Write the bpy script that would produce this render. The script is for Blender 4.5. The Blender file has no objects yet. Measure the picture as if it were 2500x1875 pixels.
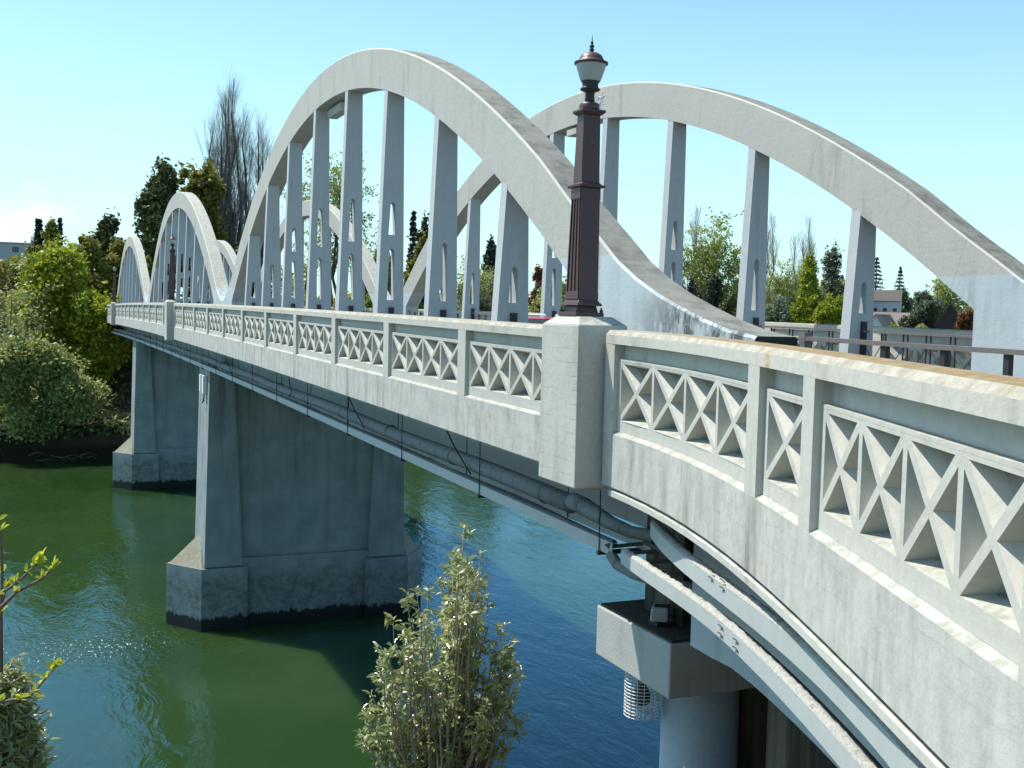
import bpy, math, random
import numpy as np
from mathutils import Vector, Matrix

# ------------------------------------------------------------------ camera
SC = bpy.context.scene
YAW, PITCH, ROLL, FPX = -0.406077, -0.062433, 0.024115, 2678.54
CAM = Vector((0.0, 6.096, 14.116))
cp, sp = math.cos(PITCH), math.sin(PITCH)
FWD = Vector((math.cos(YAW) * cp, math.sin(YAW) * cp, sp))
_R = FWD.cross(Vector((0, 0, 1))).normalized()
_U = _R.cross(FWD)
RGT = _R * math.cos(ROLL) + _U * math.sin(ROLL)
UPV = -_R * math.sin(ROLL) + _U * math.cos(ROLL)
cd = bpy.data.cameras.new("camera")
co = bpy.data.objects.new("camera", cd)
SC.collection.objects.link(co)
M = Matrix((RGT, UPV, -FWD)).transposed().to_4x4()
M.translation = CAM
co.matrix_world = M
cd.sensor_width = 36.0
cd.lens = 36.0 * FPX / 2500.0
cd.clip_start = 0.1
cd.clip_end = 5000
SC.camera = co

# ------------------------------------------------------------------ sky, sun, exposure
SUNV = Vector((0.43, 0.36, 1.0)).normalized()
w = bpy.data.worlds.new("World")
SC.world = w
w.use_nodes = True
wn, wl = w.node_tree.nodes, w.node_tree.links
wn.clear()
wo = wn.new("ShaderNodeOutputWorld")
bg = wn.new("ShaderNodeBackground")
sky = wn.new("ShaderNodeTexSky")
sky.sky_type = 'NISHITA'
sky.sun_disc = False
sky.sun_elevation = math.asin(SUNV.z)
sky.sun_rotation = math.atan2(SUNV.x, SUNV.y)
sky.air_density = 1.0
sky.dust_density = 0.8
sky.ozone_density = 1.6
tint = wn.new("ShaderNodeMix"); tint.data_type = 'RGBA'; tint.blend_type = 'MULTIPLY'
tint.inputs[0].default_value = 1.0
tint.inputs[7].default_value = (0.82, 1.16, 1.14, 1)
wl.new(sky.outputs[0], tint.inputs[6])
# soft bank of cloud low in the sky
tc = wn.new("ShaderNodeTexCoord")
mp = wn.new("ShaderNodeMapping"); mp.inputs['Scale'].default_value = (3.0, 3.0, 11.0)
mp.inputs['Location'].default_value = (0.35, 0.2, 0.4)
nz = wn.new("ShaderNodeTexNoise"); nz.inputs['Scale'].default_value = 1.6
nz.inputs['Detail'].default_value = 7; nz.inputs['Roughness'].default_value = 0.55
cr = wn.new("ShaderNodeMapRange"); cr.inputs[1].default_value = 0.5; cr.inputs[2].default_value = 0.72
sep = wn.new("ShaderNodeSeparateXYZ")
lo = wn.new("ShaderNodeMapRange"); lo.inputs[1].default_value = 0.17; lo.inputs[2].default_value = 0.08
az = wn.new("ShaderNodeMapRange"); az.inputs[1].default_value = -0.10; az.inputs[2].default_value = 0.05
mu = wn.new("ShaderNodeMath"); mu.operation = 'MULTIPLY'
mu2 = wn.new("ShaderNodeMath"); mu2.operation = 'MULTIPLY'
cm = wn.new("ShaderNodeMix"); cm.data_type = 'RGBA'
cm.inputs[7].default_value = (9.5, 10.3, 10.6, 1)
wl.new(tc.outputs['Generated'], mp.inputs[0]); wl.new(mp.outputs[0], nz.inputs['Vector'])
wl.new(nz.outputs[0], cr.inputs[0]); wl.new(tc.outputs['Generated'], sep.inputs[0])
wl.new(sep.outputs[2], lo.inputs[0]); wl.new(sep.outputs[1], az.inputs[0])
wl.new(cr.outputs[0], mu.inputs[0]); wl.new(lo.outputs[0], mu.inputs[1])
wl.new(mu.outputs[0], mu2.inputs[0]); wl.new(az.outputs[0], mu2.inputs[1])
hz = wn.new("ShaderNodeMapRange"); hz.inputs[1].default_value = 0.0; hz.inputs[2].default_value = 0.42
hz.inputs[3].default_value = 0.50; hz.inputs[4].default_value = 0.0; hz.interpolation_type = 'SMOOTHSTEP'
wl.new(sep.outputs[2], hz.inputs[0])
pale = wn.new("ShaderNodeMix"); pale.data_type = 'RGBA'; pale.inputs[7].default_value = (5.4, 7.6, 8.2, 1)
wl.new(hz.outputs[0], pale.inputs[0]); wl.new(tint.outputs[2], pale.inputs[6])
wl.new(mu2.outputs[0], cm.inputs[0]); wl.new(pale.outputs[2], cm.inputs[6])
wl.new(cm.outputs[2], bg.inputs[0]); wl.new(bg.outputs[0], wo.inputs[0])
bg.inputs[1].default_value = 0.125
sd = bpy.data.lights.new("sun", 'SUN')
sd.energy = 5.0
sd.angle = math.radians(0.53)
sd.color = (1.0, 0.955, 0.87)
so = bpy.data.objects.new("sun", sd)
SC.collection.objects.link(so)
so.rotation_euler = SUNV.to_track_quat('Z', 'Y').to_euler()
so.location = (0, 0, 60)
vs = SC.view_settings
vs.view_transform = 'Standard'; vs.look = 'None'; vs.gamma = 1.0; vs.use_curve_mapping = False
vs.exposure = 0.42
SC.cycles.max_bounces = 6
SC.cycles.transparent_max_bounces = 6

random.seed(7)
RNG = np.random.default_rng(11)

# ------------------------------------------------------------------ helpers
def at(u, v, dist):
    """point seen at photo pixel (u, v), at the given horizontal distance"""
    d = FWD + RGT * ((u - 1250.0) / FPX) - UPV * ((v - 937.5) / FPX)
    t = dist / math.hypot(d.x, d.y)
    return CAM + d * t

def tag(o, label=None, cat=None, group=None, kind=None):
    if label: o["label"] = label
    if cat: o["category"] = cat
    if group: o["group"] = group
    if kind: o["kind"] = kind
    return o

def empty(name, loc, label=None, cat=None, group=None):
    o = bpy.data.objects.new(name, None)
    SC.collection.objects.link(o)
    o.location = loc
    o.empty_display_size = 0.3
    return tag(o, label, cat, group)

def wloc(p):
    v = Vector((0, 0, 0))
    while p is not None:
        v = v + p.location
        p = p.parent
    return v

class MB:
    """collects polygons in world space, links them as one mesh object"""
    def __init__(s):
        s.v = []; s.f = []; s.m = []; s.smooth = []
    def add(s, vs, fs, mi=0, sm=False):
        n = len(s.v)
        s.v.extend([tuple(p) for p in vs])
        for f in fs:
            s.f.append(tuple(n + i for i in f)); s.m.append(mi); s.smooth.append(sm)
        return s
    def hexa(s, p, mi=0):
        # p: 8 points, bottom loop 0-3 then top loop 4-7 (counterclockwise from above)
        return s.add(p, [(3, 2, 1, 0), (4, 5, 6, 7), (0, 1, 5, 4), (1, 2, 6, 5), (2, 3, 7, 6), (3, 0, 4, 7)], mi)
    def box(s, x0, x1, y0, y1, z0, z1, mi=0):
        return s.hexa([(x0, y0, z0), (x1, y0, z0), (x1, y1, z0), (x0, y1, z0), (x0, y0, z1), (x1, y0, z1), (x1, y1, z1), (x0, y1, z1)], mi)
    def frust(s, c, z0, z1, a0, b0, a1, b1, mi=0):
        cx, cy = c
        return s.hexa([(cx - a0, cy - b0, z0), (cx + a0, cy - b0, z0), (cx + a0, cy + b0, z0), (cx - a0, cy + b0, z0),
                       (cx - a1, cy - b1, z1), (cx + a1, cy - b1, z1), (cx + a1, cy + b1, z1), (cx - a1, cy + b1, z1)], mi)
    def prism(s, pl, z0, z1, mi=0):
        n = len(pl)
        vs = [(x, y, z0) for x, y in pl] + [(x, y, z1) for x, y in pl]
        fs = [tuple(range(n - 1, -1, -1)), tuple(range(n, 2 * n))] + [(i, (i + 1) % n, n + (i + 1) % n, n + i) for i in range(n)]
        return s.add(vs, fs, mi)
    def tube(s, pts, rad, n=8, mi=0, cap=True, sm=True):
        pts = [Vector(p) for p in pts]
        if not hasattr(rad, '__len__'): rad = [rad] * len(pts)
        vs = []
        for i, p in enumerate(pts):
            a = pts[max(i - 1, 0)]; b = pts[min(i + 1, len(pts) - 1)]
            t = (b - a).normalized()
            ref = Vector((0, 0, 1)) if abs(t.z) < 0.9 else Vector((1, 0, 0))
            e1 = t.cross(ref).normalized(); e2 = t.cross(e1)
            for k in range(n):
                an = 2 * math.pi * k / n
                vs.append(p + (e1 * math.cos(an) + e2 * math.sin(an)) * rad[i])
        fs = []
        for i in range(len(pts) - 1):
            for k in range(n):
                fs.append((i * n + k, i * n + (k + 1) % n, (i + 1) * n + (k + 1) % n, (i + 1) * n + k))
        if cap:
            fs.append(tuple(range(n - 1, -1, -1))); fs.append(tuple((len(pts) - 1) * n + k for k in range(n)))
        return s.add(vs, fs, mi, sm)
    def lathe(s, prof, cx, cy, n=20, mi=0, sm=True):
        vs = [(cx + r * math.cos(2 * math.pi * k / n), cy + r * math.sin(2 * math.pi * k / n), z) for r, z in prof for k in range(n)]
        fs = []
        for i in range(len(prof) - 1):
            for k in range(n):
                fs.append((i * n + k, i * n + (k + 1) % n, (i + 1) * n + (k + 1) % n, (i + 1) * n + k))
        fs.append(tuple(range(n - 1, -1, -1))); fs.append(tuple((len(prof) - 1) * n + k for k in range(n)))
        return s.add(vs, fs, mi, sm)
    def build(s, name, mats, parent=None, bevel=0.0):
        me = bpy.data.meshes.new(name)
        off = wloc(parent) if parent is not None else Vector((0, 0, 0))
        me.from_pydata([(x - off.x, y - off.y, z - off.z) for x, y, z in s.v], [], s.f)
        if not isinstance(mats, (list, tuple)): mats = [mats]
        for m in mats: me.materials.append(m)
        me.polygons.foreach_set("material_index", s.m)
        me.polygons.foreach_set("use_smooth", s.smooth)
        me.update()
        o = bpy.data.objects.new(name, me)
        SC.collection.objects.link(o)
        if parent is not None: o.parent = parent
        if bevel > 0:
            b = o.modifiers.new("bevel", 'BEVEL'); b.width = bevel; b.segments = 2; b.limit_method = 'ANGLE'
            b.angle_limit = math.radians(35)
        return o

def np_mesh(name, V, F, mats, parent=None, mi=None, smooth=False):
    """V (n,3), F (m,k) arrays, all faces with k corners"""
    off = wloc(parent) if parent is not None else Vector((0, 0, 0))
    V = np.asarray(V, np.float32) - np.array(off, np.float32)
    F = np.asarray(F, np.int32)
    me = bpy.data.meshes.new(name)
    me.vertices.add(len(V)); me.vertices.foreach_set("co", V.ravel())
    me.loops.add(F.size); me.loops.foreach_set("vertex_index", F.ravel())
    me.polygons.add(len(F))
    k = F.shape[1]
    me.polygons.foreach_set("loop_start", np.arange(0, F.size, k, dtype=np.int32))
    me.polygons.foreach_set("loop_total", np.full(len(F), k, dtype=np.int32))
    if not isinstance(mats, (list, tuple)): mats = [mats]
    for m in mats: me.materials.append(m)
    if mi is not None: me.polygons.foreach_set("material_index", np.asarray(mi, np.int32))
    me.polygons.foreach_set("use_smooth", np.full(len(F), smooth))
    me.update(calc_edges=True)
    me.validate()
    o = bpy.data.objects.new(name, me)
    SC.collection.objects.link(o)
    if parent is not None: o.parent = parent
    return o

# ------------------------------------------------------------------ materials
class NT:
    def __init__(s, name):
        s.mat = bpy.data.materials.new(name); s.mat.use_nodes = True
        s.n, s.l = s.mat.node_tree.nodes, s.mat.node_tree.links
        s.b = s.n["Principled BSDF"]; s.out = s.n["Material Output"]
        s.geo = s.n.new("ShaderNodeNewGeometry")
    def noise(s, scale, detail=6, rough=0.6, stretch=(1, 1, 1), src=None, dist=0.0, off=(0, 0, 0)):
        m = s.n.new("ShaderNodeMapping"); m.inputs['Scale'].default_value = stretch; m.inputs['Location'].default_value = off
        s.l.new(src or s.geo.outputs['Position'], m.inputs[0])
        t = s.n.new("ShaderNodeTexNoise"); t.inputs['Scale'].default_value = scale
        t.inputs['Detail'].default_value = detail; t.inputs['Roughness'].default_value = rough
        t.inputs['Distortion'].default_value = dist
        s.l.new(m.outputs[0], t.inputs['Vector'])
        return t.outputs[0]
    def rng(s, src, a, b, c=0.0, d=1.0):
        r = s.n.new("ShaderNodeMapRange")
        for i, x in enumerate((a, b, c, d)): r.inputs[i + 1].default_value = x
        s.l.new(src, r.inputs[0]); return r.outputs[0]
    def mix(s, f, a, b, mode='MIX'):
        m = s.n.new("ShaderNodeMix"); m.data_type = 'RGBA'; m.blend_type = mode
        for sock, x in ((0, f), (6, a), (7, b)):
            if hasattr(x, 'links') or hasattr(x, 'is_linked'): s.l.new(x, m.inputs[sock])
            elif sock == 0: m.inputs[0].default_value = x
            else: m.inputs[sock].default_value = (*x, 1) if len(x) == 3 else x
        return m.outputs[2]
    def math(s, op, a, b=0.0, c=None):
        m = s.n.new("ShaderNodeMath"); m.operation = op
        for i, x in enumerate((a, b, c)):
            if x is None: continue
            if hasattr(x, 'is_linked'): s.l.new(x, m.inputs[i])
            else: m.inputs[i].default_value = x
        return m.outputs[0]
    def xyz(s, src):
        m = s.n.new("ShaderNodeSeparateXYZ"); s.l.new(src, m.inputs[0]); return m.outputs
    def bump(s, h, strength=0.3, dist=0.02, prev=None):
        b = s.n.new("ShaderNodeBump"); b.inputs['Strength'].default_value = strength; b.inputs['Distance'].default_value = dist
        s.l.new(h, b.inputs['Height'])
        if prev: s.l.new(prev, b.inputs['Normal'])
        return b.outputs[0]
    def done(s, col=None, rough=None, nrm=None):
        if col is not None:
            if hasattr(col, 'is_linked'): s.l.new(col, s.b.inputs['Base Color'])
            else: s.b.inputs['Base Color'].default_value = (*col, 1)
        if rough is not None:
            if hasattr(rough, 'is_linked'): s.l.new(rough, s.b.inputs['Roughness'])
            else: s.b.inputs['Roughness'].default_value = rough
        if nrm is not None: s.l.new(nrm, s.b.inputs['Normal'])
        return s.mat

def simple(name, col, rough=0.6, metal=0.0, var=0.15, scale=6.0, bump=0.0):
    t = NT(name)
    n = t.noise(scale, 5)
    dark = tuple(c * (1 - var) for c in col); lite = tuple(min(1, c * (1 + var)) for c in col)
    c = t.mix(n, dark, lite)
    t.b.inputs['Metallic'].default_value = metal
    return t.done(c, rough, t.bump(n, bump, 0.01) if bump else None)

def concrete(name, base=(0.50, 0.485, 0.43), streak=0.5, lichen=0.0, paint_z=None, boards=0.0, top_lichen=False, mold=False, grime=0.0, mottle=0.4, sc=1.0):
    t = NT(name)
    P = t.xyz(t.geo.outputs['Position']); N = t.xyz(t.geo.outputs['Normal'])
    big = t.noise(0.55 * sc, 5, 0.6); fine = t.noise(14 * sc, 8, 0.65)
    st = t.noise(2.6 * sc, 6, 0.6, (1, 1, 0.12))
    c = t.mix(t.rng(big, 0.35, 0.65), tuple(x * (1 - 0.16 * mottle * 2) for x in base), base)
    c = t.mix(t.rng(fine, 0.3, 0.7), c, tuple(min(1, x * 1.08) for x in base))
    if paint_z is not None:
        edge = t.math('ADD', P[2], t.math('MULTIPLY', t.noise(3, 3), 0.04))
        c = t.mix(t.rng(edge, paint_z + 0.035, paint_z + 0.015), c, (0.47, 0.53, 0.55))
    vert = t.math('SUBTRACT', 1.0, t.math('ABSOLUTE', N[2]))
    s1 = t.math('MULTIPLY', t.rng(st, 0.60 - 0.12 * streak, 0.78 - 0.08 * streak, 0, 0.35 + 0.5 * streak), t.math('MULTIPLY', vert, t.rng(t.noise(0.9 * sc, 4, 0.6, (1, 1, 0.5), off=(6, 6, 2)), 0.40, 0.60, 0.12, 1.0)))
    c = t.mix(s1, c, (0.15, 0.155, 0.115))
    if grime > 0:
        g = t.noise(5.0 * sc, 7, 0.7, (1, 1, 0.5), off=(3, 1, 0))
        c = t.mix(t.rng(g, 0.43, 0.62, 0, grime), c, (0.075, 0.074, 0.066))
    up = t.rng(N[2], 0.78, 0.84)
    topn = t.noise(7.0 * sc, 7, 0.7, off=(9, 4, 2))
    c = t.mix(t.math('MULTIPLY', up, t.rng(topn, 0.40, 0.60, 0.12, 0.70)), c, (0.22, 0.22, 0.18))
    if lichen > 0:
        li = t.noise(3.3, 7, 0.75, (1, 1, 1.0), off=(5, 2, 7)); li2 = t.noise(0.5, 2, 0.5, off=(1, 9, 3))
        lm = t.math('MULTIPLY', t.rng(li, 0.60, 0.66, 0, 1), t.rng(li2, 0.46, 0.6, 0, lichen))
        c = t.mix(lm, c, (0.46, 0.25, 0.045))
    h = t.math('ADD', t.math('MULTIPLY', fine, 0.35), t.math('MULTIPLY', t.noise(60, 4, 0.6), 0.12))
    h = t.math('ADD', h, t.math('MULTIPLY', t.noise(3.0, 3), 0.6))
    if boards:
        bz = t.math('FRACT', t.math('MULTIPLY', t.math('ADD', P[2], t.math('MULTIPLY', t.noise(1.1, 3), 0.09)), 6.1))
        line = t.math('MULTIPLY', t.rng(bz, 0.0, 0.10, 1.0, 0.0), t.rng(t.noise(2.2, 4, 0.6, off=(4, 4, 1)), 0.42, 0.62))
        h = t.math('SUBTRACT', h, t.math('MULTIPLY', line, boards))
    if mold:
        mz = t.math('MULTIPLY', t.rng(P[2], 14.75, 14.15), t.rng(P[0], 14.0, 12.4))
        mn = t.noise(3.2, 8, 0.75, (1, 1, 0.45), off=(7, 3, 3))
        c = t.mix(t.math('MULTIPLY', mz, t.rng(mn, 0.44, 0.56, 0, 0.9)), c, (0.045, 0.048, 0.042))
        jx = t.math('FRACT', t.math('MULTIPLY', t.math('ADD', P[0], t.math('MULTIPLY', P[2], 0.35)), 0.19))
        c = t.mix(t.rng(jx, 0.0, 0.006, 0.45, 0.0), c, (0.2, 0.2, 0.17))
    if top_lichen:
        ch_ = t.math('MULTIPLY', t.rng(N[2], 0.45, 0.55), t.rng(t.noise(6.5, 8, 0.75, off=(1, 5, 5)), 0.36, 0.60, 0.25, 0.95))
        c = t.mix(ch_, c, (0.27, 0.24, 0.18))
        tp = t.math('MULTIPLY', t.rng(N[2], 0.93, 0.97), t.rng(t.math('ADD', P[0], t.math('MULTIPLY', t.noise(1.5, 3), 3.0)), 12.5, 9.5))
        c = t.mix(t.math('MULTIPLY', tp, t.rng(t.noise(9, 6, 0.7), 0.36, 0.6, 0.40, 1.0)), c, (0.22, 0.135, 0.03))
    c = t.mix(t.math('MULTIPLY', vert, t.rng(t.noise(1.7, 7, 0.65, (1, 1, 0.35), off=(2, 8, 5)), 0.60, 0.74, 0, 0.3 + 0.3 * mottle)), c, (0.24, 0.25, 0.17))
    return t.done(c, 0.85, t.bump(h, 0.5, 0.02))

M_conc = concrete("bridge_concrete", lichen=0.35, streak=0.35)
M_pillar = concrete("board_marked_concrete", boards=0.24, streak=0.45)
M_rail = concrete("lichen_concrete", lichen=1.0, streak=0.45, base=(0.51, 0.49, 0.43), top_lichen=True)
M_fascia = concrete("fascia_concrete", lichen=0.6, streak=1.0, base=(0.51, 0.495, 0.45), boards=0.12, grime=0.22)
M_rib = concrete("rib_concrete", paint_z=15.05, boards=0.10, base=(0.46, 0.447, 0.40), streak=0.6, mold=True)
M_ribtop = concrete("weathered_rib_top", base=(0.21, 0.205, 0.19), boards=0.3, grime=0.95, streak=0.2, sc=0.45)
M_hang = concrete("hanger_concrete", base=(0.46, 0.48, 0.49), boards=0.0, streak=0.15, mottle=0.2)
M_bluegrey = concrete("blue_grey_concrete", base=(0.45, 0.51, 0.53), boards=0.0, streak=0.25, mottle=0.2)  # even blue-grey tone for the round columns and the approach girder

def pier_mat():
    t = NT("pier_concrete")
    P = t.xyz(t.geo.outputs['Position']); N = t.xyz(t.geo.outputs['Normal'])
    big = t.noise(0.8, 5); fine = t.noise(12, 8, 0.65)
    c = t.mix(t.rng(big, 0.35, 0.65), (0.20, 0.235, 0.235), (0.27, 0.31, 0.31))
    st = t.noise(1.9, 7, 0.65, (1, 1, 0.07))
    c = t.mix(t.math('MULTIPLY', t.rng(st, 0.50, 0.66, 0, 0.65), t.rng(P[2], 5, 10.5, 0.25, 1.0)), c, (0.06, 0.07, 0.05))
    bz = t.math('FRACT', t.math('MULTIPLY', t.math('ADD', P[2], t.math('MULTIPLY', t.noise(0.7, 2), 0.1)), 3.1))
    c = t.mix(t.math('MULTIPLY', t.rng(bz, 0.0, 0.07, 0.4, 0.0), t.rng(t.noise(0.9, 4), 0.42, 0.6)), c, (0.10, 0.12, 0.12))
    n = t.noise(1.3, 8, 0.7, (1, 1, 0.6)); m = t.noise(4.5, 8, 0.7)
    z = t.math('ADD', P[2], t.math('MULTIPLY', n, 2.4))
    c = t.mix(t.rng(z, 3.9, 3.2, 0, 0.68), c, t.mix(t.rng(t.math('ADD', t.math('MULTIPLY', m, 0.5), t.math('MULTIPLY', t.noise(1.6, 6, 0.7, (1, 1, 1.6)), 0.5)), 0.42, 0.56), (0.045, 0.058, 0.045), (0.19, 0.215, 0.185)))
    z2 = t.math('ADD', P[2], t.math('MULTIPLY', t.noise(3.4, 7, 0.8, (1, 1, 0.25)), 1.1))
    c = t.mix(t.rng(z2, 1.16, 1.08), c, (0.008, 0.009, 0.007))
    up = t.rng(N[2], 0.3, 0.6)
    c = t.mix(t.math('MULTIPLY', up, t.rng(m, 0.42, 0.6, 0.35, 0.95)), c, (0.20, 0.17, 0.09))
    return t.done(c, 0.85, t.bump(fine, 0.4, 0.02))
M_pier = pier_mat()

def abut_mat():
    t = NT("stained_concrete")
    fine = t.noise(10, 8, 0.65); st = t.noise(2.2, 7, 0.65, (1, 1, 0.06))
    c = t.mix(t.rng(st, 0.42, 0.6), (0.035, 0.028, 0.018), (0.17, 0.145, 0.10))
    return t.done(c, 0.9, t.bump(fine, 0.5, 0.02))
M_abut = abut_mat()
M_cap = concrete("pier_cap_concrete", base=(0.42, 0.42, 0.39), streak=0.6, boards=0.0, mottle=0.6, sc=2.0)

def algae():
    t = NT("dark_algae")
    n = t.noise(9, 8, 0.7)
    return t.done(t.mix(n, (0.012, 0.015, 0.010), (0.06, 0.06, 0.04)), 0.95, t.bump(n, 0.8, 0.03))
M_algae = algae()

def debris():
    t = NT("leaf_litter_dust")
    n = t.noise(26, 8, 0.75); f = t.noise(70, 5, 0.7, (1, 0.4, 1))
    c = t.mix(t.rng(n, 0.45, 0.65), (0.52, 0.51, 0.47), (0.34, 0.33, 0.29))
    c = t.mix(t.rng(f, 0.60, 0.68, 0, 0.85), c, (0.07, 0.05, 0.035))
    return t.done(c, 0.95, t.bump(n, 1.0, 0.03))
M_debris = debris()
M_steel = simple("painted_channel", (0.42, 0.445, 0.43), 0.6, 0, 0.12, 5)
M_dirty = simple("grimy_steel", (0.12, 0.13, 0.12), 0.85, 0, 0.5, 9, 0.5)
M_dark = simple("dark_iron", (0.035, 0.028, 0.026), 0.6, 0, 0.3)
M_maroon = simple("maroon_enamel", (0.080, 0.036, 0.038), 0.40, 0, 0.22, 12, 0.15)
def maroon():
    t = NT("worn_maroon_enamel")
    n = t.noise(7, 6, 0.7); f = t.noise(26, 5, 0.7, off=(2, 2, 2))
    c = t.mix(n, (0.060, 0.026, 0.028), (0.115, 0.058, 0.058))
    c = t.mix(t.rng(f, 0.71, 0.73, 0, 0.8), c, (0.36, 0.30, 0.28))
    return t.done(c, t.rng(n, 0.3, 0.7, 0.35, 0.6), t.bump(f, 0.15, 0.01))
M_maroon = maroon()
M_handr = simple("weathered_brown_rail", (0.17, 0.145, 0.135), 0.65, 0, 0.3, 14, 0.2)
M_asph = simple("asphalt", (0.05, 0.05, 0.052), 0.9, 0, 0.2, 30, 0.3)
M_ash2 = simple("footpath_asphalt", (0.13, 0.13, 0.13), 0.9, 0, 0.2, 30, 0.3)
M_white = simple("white_paint", (0.72, 0.73, 0.72), 0.5, 0, 0.05)

def pipe_mat():
    t = NT("lagged_pipe")
    P = t.xyz(t.geo.outputs['Position'])
    f = t.math('FRACT', t.math('ADD', t.math('MULTIPLY', P[0], 2.2), t.math('MULTIPLY', t.noise(6, 3), 0.35)))
    seam = t.rng(f, 0.0, 0.06, 1.0, 0.0)
    n = t.noise(9, 7, 0.7)
    c = t.mix(n, (0.16, 0.175, 0.17), (0.30, 0.32, 0.31))
    c = t.mix(seam, c, (0.03, 0.03, 0.03))
    return t.done(c, 0.8, t.bump(t.noise(11, 6, 0.7, (3, 1, 1)), 0.9, 0.03))
M_pipe = pipe_mat()

def frosted():
    t = NT("frosted_lamp_glass")
    n = t.noise(9, 5, 0.6, (1, 1, 0.4))
    t.b.inputs['Transmission Weight'].default_value = 0.25
    t.b.inputs['Subsurface Weight'].default_value = 0.3
    t.b.inputs['Subsurface Radius'].default_value = (0.1, 0.1, 0.1)
    return t.done(t.mix(n, (0.48, 0.49, 0.46), (0.66, 0.68, 0.66)), 0.35)
M_glass = frosted()

def leafmat(name, a, b, rough=0.5, trans=0.42, patch=0.5, spec=0.5, bark=None):
    t = NT(name)
    r = t.geo.outputs['Random Per Island']
    n = t.noise(patch, 3, 0.6)
    f = t.math('ADD', t.math('MULTIPLY', r, 0.6), t.rng(n, 0.35, 0.65, 0, 0.4))
    c = t.mix(f, a, b)
    t.done(c, rough)
    t.b.inputs['Specular IOR Level'].default_value = spec
    tr = t.n.new("ShaderNodeBsdfTranslucent"); t.l.new(c, tr.inputs[0])
    ms = t.n.new("ShaderNodeMixShader"); ms.inputs[0].default_value = trans
    t.l.new(t.b.outputs[0], ms.inputs[1]); t.l.new(tr.outputs[0], ms.inputs[2]); t.l.new(ms.outputs[0], t.out.inputs[0])
    return t.mat
L = {
    'willow': leafmat("pale_willow_leaves", (0.19, 0.225, 0.06), (0.46, 0.49, 0.17)),
    'spring': leafmat("bright_spring_leaves", (0.1391, 0.1955, 0.011), (0.4807, 0.506, 0.0414), trans=0.4),
    'olive': leafmat("olive_leaves", (0.1214, 0.1325, 0.0265), (0.334, 0.3036, 0.0486)),
    'dark': leafmat("dark_evergreen_leaves", (0.0498, 0.0713, 0.0259), (0.1604, 0.1782, 0.0518), trans=0.1),
    'yew': leafmat("blackish_green_needles", (0.0241, 0.0355, 0.0262), (0.066, 0.0873, 0.0568), trans=0.05),
    'pine': leafmat("blue_green_needles", (0.042, 0.0672, 0.063), (0.105, 0.1428, 0.1155), trans=0.05),
    'grey': leafmat("grey_green_leaves", (0.0709, 0.1013, 0.0607), (0.1823, 0.2228, 0.1316)),
    'bud': leafmat("budding_leaves", (0.182, 0.2366, 0.0364), (0.4004, 0.455, 0.091), trans=0.4),
    'rust': leafmat("reddish_leaves", (0.117, 0.0585, 0.0195), (0.26, 0.0975, 0.039)),
    'silver': leafmat("pale_flowering_leaves", (0.072, 0.12, 0.048), (0.36, 0.432, 0.288)),
}
L['glossy'] = leafmat("glossy_leaves", (0.15, 0.20, 0.05), (0.52, 0.54, 0.22), rough=0.34, trans=0.45, spec=1.0, patch=1.5)
L['glossy'].node_tree.nodes["Principled BSDF"].inputs['Coat Weight'].default_value = 1.0
L['glossy'].node_tree.nodes["Principled BSDF"].inputs['Coat Roughness'].default_value = 0.24
L['glossy'].node_tree.nodes["Principled BSDF"].inputs['IOR'].default_value = 1.6
M_bark = simple("grey_brown_bark", (0.09, 0.075, 0.06), 0.9, 0, 0.4, 8, 0.5)
M_twig = simple("pale_twig_bark", (0.25, 0.225, 0.21), 0.85, 0, 0.3, 8, 0.3)
M_stem = simple("light_stem_bark", (0.30, 0.26, 0.20), 0.8, 0, 0.3, 20, 0.3)
M_redtw = simple("brown_twig_bark", (0.13, 0.085, 0.06), 0.7, 0, 0.3, 20, 0.3)

# ------------------------------------------------------------------ the setting
def shore_near(y):
    return 15.5 + 0.10 * max(0.0, -y - 5) + 0.06 * max(0.0, y)
def shore_far(y):
    return 107.0 + 0.30 * max(0.0, -y - 4) + 0.10 * max(0.0, y - 30)
def sm(x, a, b):
    t = min(1.0, max(0.0, (x - a) / (b - a))); return t * t * (3 - 2 * t)
def ground(x, y):
    a = shore_near(y); b = shore_far(y)
    if x < (a + b) / 2:
        d = a - x
        top = 12.4
        z = -2.2 + (top + 2.2) * (1 - math.exp(-max(0, d + 2.2) / 6.5)) if d > -2.2 else -2.2
        return z
    d = x - b
    if d < -3: return -2.2
    hill = 9.0 * sm(y, 8, 60) * sm(x, 118, 175)
    H = 3.2 * sm(d, -3, 3) + (9.2 - 4.6 * sm(-y, 40, 130)) * sm(d, 6, 30) + hill
    return -2.2 + 2.2 * sm(d, -3, 0.4) + H + 0.35 * math.sin(x * 0.7 + y) * math.sin(y * 0.53)
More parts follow.
